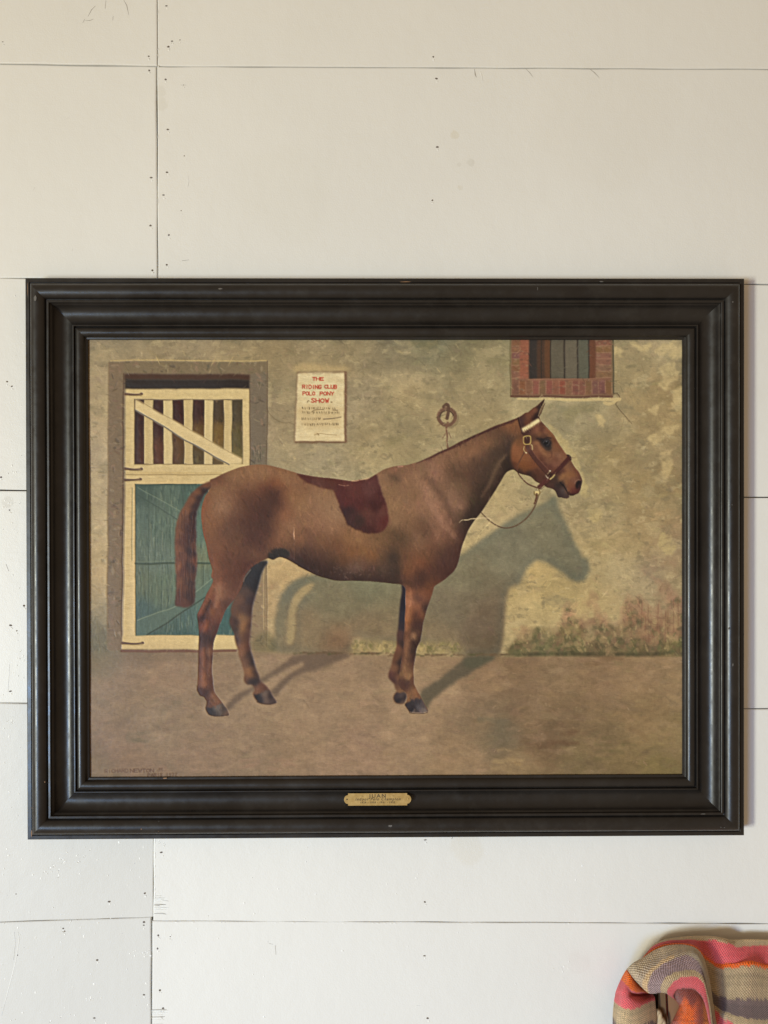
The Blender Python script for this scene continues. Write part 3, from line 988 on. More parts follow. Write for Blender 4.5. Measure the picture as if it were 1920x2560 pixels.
for xa, xb, c in ((752, 790, (58, 50, 46)), (790, 822, (78, 56, 44)), (826, 860, (98, 66, 46)), (862, 930, (98, 89, 73)), (936, 998, (106, 96, 79)), (1004, 1058, (96, 92, 76)), (1062, 1094, (110, 70, 51)), (700, 745, (140, 86, 66))):
    put(fillmask(R2((xa, 0), (xb, 0), (xb + 1, 240), (xa, 240)), .8, False, .4, xa), c, .85)
for x in (860, 933, 1001, 1060, 812):
    stroke(R2((x, 35), (x, 240)), 2, (52, 46, 40), .85)
stroke(R2((745, 245), (920, 243), (1092, 241)), 2, (160, 112, 86), .6)
dabs(brm * (1 - op), 330, 10, 5, (-.3, .3), .09, .5, 35, [(150, 110, 86), (104, 76, 62), (140, 118, 90)], .3)
stroke(R2((655, 331), (900, 334), (1180, 334)), 5, (98, 66, 52), .9)
stroke(R2((1186, 35), (1188, 200), (1188, 315)), 4, (86, 76, 58), .8)
stroke(R2((650, 35), (652, 330)), 2, (104, 90, 62), .8)
stroke(R2((690, 345), (900, 349), (1150, 350), (1220, 348)), (4, 7, 9), (190, 165, 117), .85)
stroke(R2((1140, 368), (1170, 372), (1210, 356)), (8, 9, 4), (190, 165, 117), .8)
# --- tether ring -----------------------------------------------------------------
put(fillmask(R2((235, 400), (300, 380), (380, 390), (385, 460), (340, 500), (260, 490)), 5), (172, 150, 110), .5)
a_ = np.linspace(0, 2 * math.pi, 25)
stroke(R2(*[(332 + 46 * math.cos(t), 446 + 46 * math.sin(t)) for t in a_]), 6, (110, 92, 70), .5, 2)
stroke(R2(*[(322 + 43 * math.cos(t), 438 + 43 * math.sin(t)) for t in a_]), 8.5, (112, 84, 66), .95)
stroke(R2(*[(320 + 46 * math.cos(t), 434 + 46 * math.sin(t)) for t in a_[12:20]]), 2.5, (146, 114, 90), .8)
stroke(R2(*[(322 + 34 * math.cos(t), 440 + 34 * math.sin(t)) for t in a_[12:24]]), 2, (66, 48, 40), .9)
stroke(R2((306, 385), (318, 374), (330, 384), (330, 420), (324, 446)), 8, (98, 74, 58), .95)
stroke(R2((314, 382), (318, 430)), 2, (140, 112, 88), .7)
stroke(R2((326, 468), (318, 500), (324, 540), (320, 570), (326, 602)), (6, 4.5, 5), (118, 88, 68), .95)
stroke(R2((318, 520), (300, 548)), 2.5, (120, 92, 72), .8)
stroke(R2((332, 520), (342, 545)), 2.2, (120, 92, 72), .8)
stroke(R2((312, 490), (318, 540), (318, 590)), 1.6, (170, 148, 112), .7)
# --- notice ----------------------------------------------------------------------
put(fillmask(PO((120, 120), (400, 70), (900, 130), (1300, 150), (1330, 260), (180, 280), (110, 220)), 4), (184, 158, 112), .75)
put(fillmask(PO((190, 275), (1330, 255), (1335, 1900), (140, 1910), (120, 1860)), 1.0, False), (118, 90, 66))
pm = fillmask(PO((195, 290), (700, 275), (1275, 275), (1272, 900), (1280, 1400), (1285, 1880), (700, 1868), (140, 1865), (160, 1200)), .5, False, .4, 6)
put(pm, (212, 191, 148))
dabs(pm, 260, 20, 9, (-.4, .4), .025, .6, 36, [(204, 180, 136), (218, 198, 156)], .5)
put(fillmask(PO((250, 1060), (1150, 1080), (1230, 1300), (1180, 1540), (900, 1580), (300, 1520)), 5), (188, 160, 114), .5)
GLY = {'T': [[(0, 0), (1, 0)], [(.5, 0), (.5, 1)]], 'H': [[(0, 0), (0, 1)], [(1, 0), (1, 1)], [(0, .5), (1, .5)]], 'E': [[(1, 0), (0, 0), (0, 1), (1, 1)], [(0, .5), (.8, .5)]],
       'R': [[(0, 1), (0, 0), (.8, 0), (1, .25), (.8, .5), (0, .5)], [(.4, .5), (1, 1)]], 'I': [[(.5, 0), (.5, 1)]], 'D': [[(0, 0), (0, 1), (.7, 1), (1, .65), (1, .3), (.7, 0), (0, 0)]],
       'N': [[(0, 1), (0, 0), (1, 1), (1, 0)]], 'G': [[(1, .15), (.6, 0), (.1, .2), (0, .6), (.3, 1), (.8, 1), (1, .6), (.6, .6)]], 'C': [[(1, .15), (.6, 0), (.15, .15), (0, .5), (.15, .85), (.6, 1), (1, .85)]],
       'L': [[(0, 0), (0, 1), (1, 1)]], 'U': [[(0, 0), (0, .8), (.3, 1), (.7, 1), (1, .8), (1, 0)]], 'B': [[(0, 0), (0, 1), (.8, 1), (1, .75), (.8, .5), (0, .5)], [(.8, .5), (.95, .25), (.8, 0), (0, 0)]],
       'P': [[(0, 1), (0, 0), (.8, 0), (1, .25), (.8, .5), (0, .5)]], 'O': [[(.5, 0), (.1, .2), (0, .5), (.1, .85), (.5, 1), (.9, .85), (1, .5), (.9, .2), (.5, 0)]], 'Y': [[(0, 0), (.5, .5), (1, 0)], [(.5, .5), (.5, 1)]],
       'S': [[(1, .12), (.5, 0), (.05, .2), (.5, .5), (1, .78), (.5, 1), (0, .88)]], 'W': [[(0, 0), (.25, 1), (.5, .3), (.75, 1), (1, 0)]], 'A': [[(0, 1), (.5, 0), (1, 1)], [(.2, .65), (.8, .65)]],
       'J': [[(.9, 0), (.9, .8), (.5, 1), (.1, .8)]], '1': [[(.4, .2), (.6, 0), (.6, 1)]], '9': [[(1, .4), (.5, .5), (.1, .3), (.5, 0), (1, .2), (1, .6), (.6, 1)]], '3': [[(0, .1), (.6, 0), (1, .25), (.5, .5), (1, .75), (.6, 1), (0, .9)]],
       '2': [[(0, .2), (.5, 0), (1, .25), (0, 1), (1, 1)]]}


def write(txt, x0, x1, y0, y1, tr, w, col, alpha, gap=.3, slope=0.0):
    n = sum(1.0 if ch != ' ' else .8 for ch in txt)
    cw = (x1 - x0) / (n + gap * (len(txt) - 1))
    x = x0
    for ch in txt:
        if ch == ' ':
            x += cw * (.8 + gap)
            continue
        for ln in GLY[ch]:
            stroke(tr(*[(x + cw * p, y0 + (y1 - y0) * q - slope * (x - x0)) for p, q in ln]), w, col, alpha, .55, False)
        x += cw * (1 + gap)


RED = (176, 62, 44)
write('THE', 545, 795, 395, 465, PO, 1.9, RED, .95)
write('RIDING', 310, 745, 570, 650, PO, 2.0, RED, .92, .28)
write('CLUB', 820, 1095, 570, 650, PO, 2.0, RED, .92, .28)
write('POLO', 320, 600, 725, 805, PO, 2.0, RED, .92, .32)
write('PONY', 715, 1035, 730, 805, PO, 2.0, RED, .92, .32)
write('SHOW', 515, 925, 885, 975, PO, 2.1, RED, .95, .35)
stroke(PO((425, 975), (440, 940), (470, 940)), 1.5, (110, 84, 56), .9)
stroke(PO((975, 965), (1000, 965)), 2, (120, 90, 60), .9)
for row, (yy_, xa, xb) in enumerate(((1105, 310, 1080), (1205, 320, 1150), (1350, 300, 760), (1475, 300, 1160))):
    x = xa
    while x < xb:
        dx = RNG.uniform(-14, 14)
        stroke(PO((x, yy_ + RNG.uniform(-24, -8)), (x + dx, yy_ + RNG.uniform(8, 26))), RNG.uniform(1, 2.1), (92, 74, 50), RNG.uniform(.5, .95))
        x += RNG.uniform(32, 62)
stroke(PO((800, 1360), (950, 1350), (1100, 1330), (1210, 1310)), (2, 1.2), (92, 72, 58), .9)
stroke(PO((530, 1190), (580, 1155), (640, 1140), (800, 1135)), 1.4, (110, 88, 62), .85)
stroke(PO((1010, 1145), (1130, 1150)), 1.4, (96, 74, 52), .85)
stroke(PO((580, 1720), (700, 1690), (900, 1710), (1100, 1725)), 1.6, (150, 124, 84), .7)
stroke(PO((650, 1690), (680, 1720)), 3, (140, 114, 76), .7)
stroke(PO((150, 1885), (600, 1878), (900, 1888), (1300, 1890)), 2.2, (116, 86, 62), .85)
stroke(PO((1290, 280), (1300, 900), (1292, 1400), (1300, 1880)), 2.4, (128, 96, 74), .85)
# --- cast shadow of the horse ------------------------------------------------------
SHN = [(1150, 1430, (113, 105, 83)), (1250, 1350, (111, 106, 86)), (1350, 1280, (113, 107, 85)), (1400, 1250, (108, 103, 83)), (1130, 1520, (108, 97, 78)), (1200, 1560, (103, 88, 71)), (850, 1500, (113, 105, 81)), (900, 1450, (108, 105, 82)),
       (800, 1470, (110, 103, 80)), (750, 1560, (121, 104, 78)), (900, 1590, (122, 105, 79)), (720, 1480, (110, 104, 84)), (700, 1540, (120, 108, 82)), (1220, 1610, (92, 78, 60)), (1100, 1600, (118, 102, 78)), (1450, 1400, (106, 101, 81)), (860, 1610, (118, 92, 68))]
shf = field(SHN, 26)
sh = fillmask(R2((890, 848), (905, 920), (945, 1000), (990, 1085), (1030, 1160)) + R4((1052, 30), (1066, 90), (1040, 142), (990, 152), (950, 135), (925, 108), (880, 76), (830, 52), (785, 42), (740, 95), (695, 168), (645, 185), (628, 260), (618, 350),
              (612, 470), (600, 540), (400, 542), (200, 470), (-100, 470), (-300, 300), (-300, 100), (100, 60)) + R2((250, 1190), (400, 1150), (470, 1100), (540, 1045), (620, 985), (700, 942), (800, 893)), 4.0, False, .9, 15)
sh2 = fillmask(R3((1260, 112), (1200, 114), (1120, 138), (1060, 188), (1022, 260), (1006, 340), (1000, 430), (1000, 518), (1400, 528), (1420, 440), (1680, 460), (1800, 300), (1700, 120)), 3.6, True, .6, 16)
gap = fillmask(R3((1205, 160), (1195, 190), (1150, 235), (1115, 300), (1108, 430), (1095, 470), (1070, 462), (1078, 330), (1100, 240), (1150, 185)), 1.6, True)
sh2 = sh2 * (1 - blur(gap, 1) * .75)
shm = np.maximum(sh, sh2) * .93
t_ = (shf + np.array((6, 5, 4), np.float32)) * (1 + .05 * n2 + .03 * n1)[..., None]
ART[:] = ART * (1 - shm[..., None]) + t_ * shm[..., None]
put(np.clip(blur(shm, 3) - blur(shm, 8), 0, 1) * shm, (98, 104, 92), 1.0)
dabs(shm, 1100, 16, 8, (0, 3), .04, .5, 37)
put(blur(gap, 1.5), (156, 138, 98), .55)
g1 = fillmask(R3((752, 805), (800, 745), (900, 690), (940, 650), (1050, 580), (1130, 530), (1400, 528), (1250, 595), (1120, 640), (1060, 690), (1015, 745), (1000, 740), (985, 720), (1060, 650), (1150, 590), (1140, 570), (1060, 610), (960, 665),
                 (900, 715), (830, 765), (775, 815)), 2, True, .6, 17)
put(blur(g1, 1), (104, 86, 70), .85)
g2 = fillmask(R4((188, 725), (300, 640), (400, 560), (430, 540), (570, 541), (480, 602), (350, 685), (240, 775), (225, 815), (205, 800)), 2, True, .8, 18)
put(blur(g2, 1), (94, 84, 67), .92)
put(fillmask(R4((420, 545), (570, 543), (500, 590), (420, 600)), 4, True), (84, 82, 64), .6)
# --- damp and weeds at the foot of the wall ----------------------------------------------
up = vnoise(60, 70, 510, 4)
yy_, xx_ = np.mgrid[0:PH, 0:PW]
sxp, syp = xx_ / S + X0, yy_ / S + Y0                         # photograph pixels
rise = np.interp(sxp[0], [1250, 1300, 1400, 1480, 1560, 1640, 1706], [20, 66, 98, 124, 150, 172, 182])[None, :]
d_ = (1636 - syp) / rise                                       # 0 at the ground, 1 at the top of the growth
wm = np.clip((1.0 + .5 * up - d_) * 2.2, 0, 1) * np.clip((sxp - 1255) / 14, 0, 1) * np.clip((1643 - syp) / 8, 0, 1)
WDN = [(1300, 1620, (105, 93, 64)), (1350, 1610, (97, 89, 62)), (1420, 1620, (85, 79, 54)), (1500, 1622, (83, 73, 52)), (1600, 1622, (91, 79, 56)), (1690, 1615, (105, 93, 62)), (1300, 1570, (151, 117, 88)), (1350, 1570, (121, 107, 74)), (1380, 1540, (159, 121, 94)),
       (1430, 1575, (131, 113, 76)), (1460, 1545, (127, 93, 74)), (1500, 1580, (117, 97, 70)), (1500, 1530, (147, 107, 84)), (1560, 1590, (113, 93, 68)), (1560, 1530, (153, 115, 88)), (1620, 1580, (129, 97, 74)), (1620, 1500, (151, 113, 88)), (1690, 1570, (135, 105, 78)), (1690, 1490, (147, 111, 88)), (1420, 1530, (169, 133, 100))]
g = field(WDN, 12) * (1 + .12 * vnoise(22, 26, 511, 3))[..., None]
ART[:] = ART * (1 - (wm * .85)[..., None]) + g * (wm * .85)[..., None]
dabs(wm, 700, 20, 13, (0, 3.1), .08, .45, 512, [(96, 95, 64), (126, 100, 77), (146, 120, 88), (80, 78, 54), (164, 140, 100)], .45)
dabs(wm, 260, 10, 5, (.6, 2.5), .1, .5, 515, [(92, 92, 60), (176, 152, 108), (118, 90, 70)], .4)
for k in range(24):
    x, y = RNG.uniform(640, 1500), RNG.uniform(330, 480)
    stroke(R4((x, y), (x + RNG.uniform(-8, 8), y - RNG.uniform(10, 24))), (6, 3), (178, 156, 112), .4, 2)
for k in range(16):
    x = RNG.uniform(1330, 1540)
    stroke(R4((x, RNG.uniform(380, 470)), (x + RNG.uniform(-4, 4), RNG.uniform(240, 350))), 2.5, ((112, 80, 62), (146, 112, 88))[k % 2], .35, 1.2)
for k in range(26):                                           # dark foot of the wall
    x = RNG.uniform(620, 1540)
    stroke(R4((x, 534 - (x - 620) * .010), (x + RNG.uniform(30, 90), 530 - (x - 620) * .010 + RNG.uniform(-8, 4))), (5, 3), ((76, 70, 50), (86, 82, 56), (68, 60, 46))[k % 3], .42, 4.5)
for tr, xa, xb, y in ((R3, 1400, 1650, 505), (R4, 170, 395, 510)):
    put(fillmask(tr((xa, y + 14), (xa + 10, y - 40), ((xa + xb) / 2, y - 52), (xb - 10, y - 30), (xb, y + 14)), 5, True, 2, int(xa)), (146, 128, 88), .6)
    mm_ = fillmask(tr((xa, y + 14), (xa + 10, y - 48), (xb - 10, y - 44), (xb, y + 14)), 2, False)
    dabs(mm_, 90, 14, 8, (.4, 2.6), .08, .5, int(xb), [(174, 152, 102), (120, 106, 74), (112, 104, 66)], .6)
for tr, xa, xb, y in ((R3, 1080, 1660, 525), (R4, 0, 610, 535)):
    for k in range(30):
        x = RNG.uniform(xa, xb)
        stroke(tr((x, y + RNG.uniform(-8, 4)), (x + RNG.uniform(15, 60), y + RNG.uniform(-8, 3))), (5, 2), ((98, 80, 58), (86, 80, 54), (110, 86, 64))[k % 3], .5, 1.8)
dm = fillmask(R3((900, 515), (905, 440), (960, 410), (1010, 460), (1010, 515)), 4)
put(dm, (108, 98, 68), .55)
dm = fillmask(R3((50, 520), (52, 330), (100, 360), (140, 420), (142, 530)), 8)
put(dm, (116, 106, 80), .6)
dabs(dm, 120, 14, 5, (1.2, 2), .08, .5, 514)
# --- the chestnut horse ------------------------------------------------------------------
def layer(mask, notes, s=7.0, p=2.2, bl=1.5):
    g = blur(field(notes, s, p), bl * S)
    m = mask[..., None]
    ART[:] = ART * (1 - m) + g * m


def notes(tr, *rows):
    return [(q[0], q[1], q[2]) for q in tr(*rows)]


# far hind leg
fh = fillmask(L((1140, 20), (1100, 110), (1060, 200), (1040, 290), (1010, 400), (985, 480), (960, 560), (940, 650), (930, 720), (925, 800), (925, 880), (915, 950), (910, 1050), (900, 1130), (910, 1210), (930, 1290), (950, 1360), (970, 1440), (1000, 1520),
                (1030, 1590), (1045, 1660), (1080, 1700), (1130, 1740), (1180, 1800), (1210, 1860), (1240, 1910), (1270, 1950), (1255, 1978), (1180, 1988), (1080, 1980), (1020, 1963), (980, 1920), (957, 1870), (950, 1830), (968, 1800), (958, 1760), (930, 1722),
                (870, 1715), (835, 1690), (815, 1640), (818, 1560), (800, 1490), (780, 1400), (755, 1330), (735, 1240), (710, 1160), (695, 1090), (680, 1010), (650, 950), (620, 880), (620, 820), (640, 760), (640, 680), (660, 590), (700, 460), (760, 330), (810, 200), (900, 80), (1000, 20)), .45)
layer(fh, notes(L, (1000, 200, (45, 42, 41)), (900, 250, (48, 43, 41)), (950, 350, (42, 37, 36)), (1080, 80, (50, 45, 42)), (850, 450, (74, 56, 46)), (750, 550, (90, 64, 48)), (900, 550, (58, 45, 42)), (800, 650, (74, 54, 44)), (700, 700, (86, 62, 46)), (900, 700, (66, 48, 40)),
                (780, 800, (112, 84, 56)), (810, 880, (126, 92, 59)), (770, 950, (120, 88, 55)), (700, 850, (58, 43, 37)), (720, 950, (56, 43, 36)), (650, 850, (76, 54, 42)), (880, 900, (72, 51, 41)), (780, 1050, (97, 71, 50)), (850, 1050, (78, 54, 42)), (720, 1080, (70, 50, 40)),
                (800, 1200, (105, 73, 50)), (880, 1200, (78, 52, 40)), (780, 1270, (113, 81, 56)), (900, 1300, (60, 45, 37)), (850, 1400, (89, 64, 46)), (930, 1400, (50, 39, 35)), (800, 1430, (104, 76, 54)), (870, 1520, (118, 85, 54)), (900, 1570, (118, 83, 52)), (960, 1550, (64, 47, 38)),
                (850, 1640, (93, 64, 44)), (900, 1665, (54, 43, 38)), (980, 1680, (48, 39, 36)), (1050, 1730, (93, 64, 48)), (1000, 1780, (105, 75, 54)), (1100, 1800, (84, 58, 44)), (1030, 1830, (98, 70, 50))), 6, 2.0, 2.5)
hm = fillmask(L((950, 1850), (985, 1862), (1020, 1850), (1080, 1825), (1130, 1800), (1180, 1800), (1210, 1860), (1270, 1952), (1255, 1978), (1180, 1988), (1080, 1980), (1020, 1963), (980, 1920)), .5) * fh
layer(hm, notes(L, (990, 1900, (42, 35, 33)), (1040, 1930, (52, 43, 40)), (1110, 1860, (95, 79, 66)), (1120, 1930, (92, 76, 64)), (1180, 1880, (58, 46, 41)), (1220, 1940, (74, 60, 52))), 5)
stroke(L((1000, 1955), (1090, 1980), (1180, 1986), (1262, 1962)), 1.6, (52, 40, 34), .9)
# far fore leg
ff = fillmask(F((480, 235), (475, 350), (455, 480), (440, 620), (430, 780), (415, 900), (402, 960), (405, 1040), (398, 1120), (375, 1220), (350, 1310), (330, 1400), (300, 1480), (285, 1540), (290, 1600), (330, 1650), (365, 1690), (375, 1740), (400, 1780), (392, 1800), (365, 1840),
                (355, 1890), (370, 1930), (400, 1965), (470, 1980), (515, 1970), (530, 1940), (548, 1880), (540, 1830), (520, 1780), (520, 1700), (520, 1500), (540, 1200), (560, 900), (570, 500), (560, 260)), .45)
layer(ff, notes(F, (500, 350, (45, 38, 40)), (495, 550, (44, 38, 40)), (470, 700, (47, 42, 44)), (480, 850, (52, 43, 42)), (450, 950, (75, 53, 44)), (490, 960, (68, 50, 44)), (480, 1100, (60, 45, 38)), (420, 1150, (97, 67, 48)), (400, 1300, (91, 63, 44)), (460, 1350, (54, 41, 36)),
                (350, 1450, (102, 73, 52)), (320, 1540, (82, 55, 45)), (360, 1620, (70, 48, 40)), (410, 1600, (97, 69, 50)), (400, 1740, (93, 67, 48)), (440, 1780, (107, 79, 54)), (480, 1500, (62, 46, 38)), (470, 1680, (74, 52, 42))), 5)
hm = fillmask(F((395, 1805), (440, 1815), (500, 1805), (540, 1835), (548, 1885), (530, 1940), (515, 1970), (470, 1980), (400, 1965), (368, 1930), (355, 1885), (368, 1840)), .5) * ff
layer(hm, notes(F, (400, 1850, (62, 50, 46)), (470, 1850, (74, 62, 56)), (440, 1920, (46, 39, 37)), (520, 1880, (56, 46, 43)), (480, 1960, (84, 68, 56))), 5)
# tail
tl = fillmask(A((470, 310), (380, 362), (310, 420), (250, 490), (200, 570), (150, 660), (110, 750), (90, 850), (80, 960), (75, 1080), (80, 1200), (85, 1330), (95, 1450), (95, 1560), (90, 1680), (84, 1760), (86, 1815), (120, 1832), (180, 1842), (235, 1845),
                (285, 1815), (318, 1780), (330, 1700), (330, 1600), (327, 1500), (340, 1400), (345, 1300), (341, 1180), (335, 1080), (340, 980), (335, 880), (335, 780), (345, 690), (370, 610), (400, 530), (450, 460), (510, 400), (600, 320), (640, 260)), .7, True, .35, 44)
TAILN = notes(A, (450, 350, (108, 72, 48)), (350, 440, (108, 74, 50)), (270, 540, (108, 74, 50)), (200, 650, (112, 78, 54)), (140, 780, (112, 80, 56)), (110, 950, (108, 76, 54)), (100, 1150, (112, 78, 56)), (100, 1350, (120, 84, 60)), (110, 1550, (108, 76, 56)), (110, 1750, (86, 58, 46)),
              (440, 420, (58, 42, 36)), (380, 500, (62, 46, 40)), (330, 600, (66, 48, 42)), (300, 720, (62, 45, 42)), (270, 850, (66, 46, 42)), (260, 1000, (68, 48, 43)), (265, 1150, (62, 46, 44)), (270, 1350, (60, 47, 46)), (260, 1550, (66, 50, 46)), (260, 1700, (68, 48, 42)),
              (190, 800, (90, 62, 48)), (180, 1000, (84, 56, 46)), (170, 1200, (96, 66, 52)), (180, 1400, (92, 62, 50)), (180, 1600, (90, 62, 48)), (180, 1780, (88, 60, 46)), (320, 1100, (92, 62, 48)), (325, 1300, (104, 68, 50)), (310, 1500, (84, 58, 46)), (310, 1700, (70, 50, 42)))
layer(tl, TAILN, 5)
for k in range(150):
    x = RNG.uniform(90, 330)
    y = RNG.uniform(650, 1650)
    stroke(A((x, y), (x + RNG.uniform(-8, 8), y + 90), (x + RNG.uniform(-10, 10), y + RNG.uniform(120, 240))), (1.6, .8), ((122, 86, 62), (58, 42, 38), (84, 58, 46), (100, 68, 50))[RNG.integers(0, 4)], .38, .6, True, tl)
# whole near outline
OUT = (A((500, 290), (560, 262), (680, 205), (800, 158), (900, 125), (1000, 107), (1100, 103), (1200, 108), (1300, 130), (1420, 162), (1540, 193))
       + B((100, 204), (250, 238), (400, 258), (550, 272), (650, 285), (760, 300), (820, 292), (960, 268), (1060, 215), (1150, 165), (1250, 130), (1330, 118))
       + C((260, 302), (350, 280), (430, 258), (520, 215), (640, 155), (750, 105), (850, 50), (930, 8))
       + R2((440, 545), (540, 500), (640, 462), (690, 441)) + H((260, 470), (330, 430), (390, 390), (440, 384), (470, 360), (540, 300), (610, 258), (660, 212), (725, 158), (752, 138), (742, 190), (715, 255), (690, 320), (722, 270), (764, 216), (745, 262), (712, 345), (680, 420), (655, 470))
       + H((690, 545), (760, 622), (850, 722), (920, 805), (970, 890), (1010, 960), (1080, 1060), (1160, 1170), (1220, 1225), (1255, 1295), (1330, 1420), (1400, 1500), (1440, 1570), (1470, 1640), (1472, 1690), (1450, 1760), (1432, 1830), (1400, 1890), (1340, 1925), (1280, 1950), (1230, 1945), (1205, 1930),
           (1215, 1960), (1200, 1990), (1140, 2000), (1080, 1985), (1010, 1975), (985, 1930), (965, 1880), (930, 1840), (870, 1812), (800, 1792), (750, 1752), (700, 1730), (640, 1710), (580, 1680), (520, 1620), (480, 1592), (420, 1570), (340, 1550), (280, 1530), (240, 1510), (200, 1478), (150, 1457))
       + C((1500, 380), (1460, 420), (1420, 490), (1360, 590), (1290, 700), (1230, 790), (1180, 865), (1130, 930), (1070, 1010), (1030, 1070), (1000, 1130), (970, 1210), (940, 1290), (920, 1370), (905, 1450), (880, 1530), (840, 1595), (780, 1650), (720, 1700), (660, 1740))
       + F((958, 255), (940, 310), (920, 380), (890, 470), (850, 580), (820, 680), (795, 770), (780, 850), (770, 910), (755, 980), (740, 1060), (710, 1120), (690, 1190), (680, 1260), (665, 1350), (650, 1440), (645, 1530), (650, 1600), (650, 1680), (670, 1730), (700, 1790), (740, 1850), (775, 1915), (810, 1980), (840, 2030),
           (856, 2070), (842, 2100), (760, 2112), (680, 2112), (600, 2105), (570, 2070), (535, 2020), (522, 1990), (545, 1950), (556, 1890), (542, 1830), (510, 1790), (470, 1760), (440, 1710), (425, 1650), (435, 1560), (450, 1480), (465, 1400), (480, 1300), (495, 1200), (510, 1100), (505, 1020), (510, 950), (515, 880), (520, 780), (525, 680),
           (530, 560), (530, 440), (530, 330), (522, 285))
       + B((1370, 1568), (1290, 1555), (1150, 1540), (1000, 1528), (850, 1520), (700, 1520), (560, 1510), (430, 1480), (340, 1450), (240, 1405), (130, 1345))
       + A((1560, 1320), (1480, 1275), (1400, 1240), (1350, 1230), (1310, 1245), (1270, 1265), (1225, 1250), (1190, 1252), (1080, 1310), (980, 1390), (930, 1460), (910, 1530))
       + L((780, 390), (720, 480), (650, 580), (590, 660), (545, 740), (510, 830), (480, 900), (455, 980), (430, 1050), (415, 1090), (400, 1150), (390, 1260), (385, 1380), (375, 1480), (375, 1560), (385, 1650), (395, 1740), (415, 1830), (450, 1880), (490, 1930), (540, 2000), (580, 2050), (605, 2100), (615, 2130), (600, 2145), (520, 2155), (420, 2155),
           (350, 2140), (320, 2110), (300, 2070), (295, 2040), (310, 1990), (310, 1950), (290, 1920), (265, 1885), (215, 1868), (185, 1820), (170, 1780), (180, 1700), (185, 1600), (190, 1450), (195, 1300), (200, 1150), (205, 1050), (200, 950), (190, 860), (180, 790), (180, 740), (200, 700), (240, 620), (280, 540), (310, 460), (350, 390), (385, 320), (394, 270))
       + A((520, 1470), (530, 1400), (515, 1330), (490, 1250), (470, 1150), (450, 1060), (425, 960), (412, 860), (400, 750), (400, 670), (408, 600), (425, 540), (450, 480), (490, 425), (520, 360)))
hs = fillmask(OUT, .4)
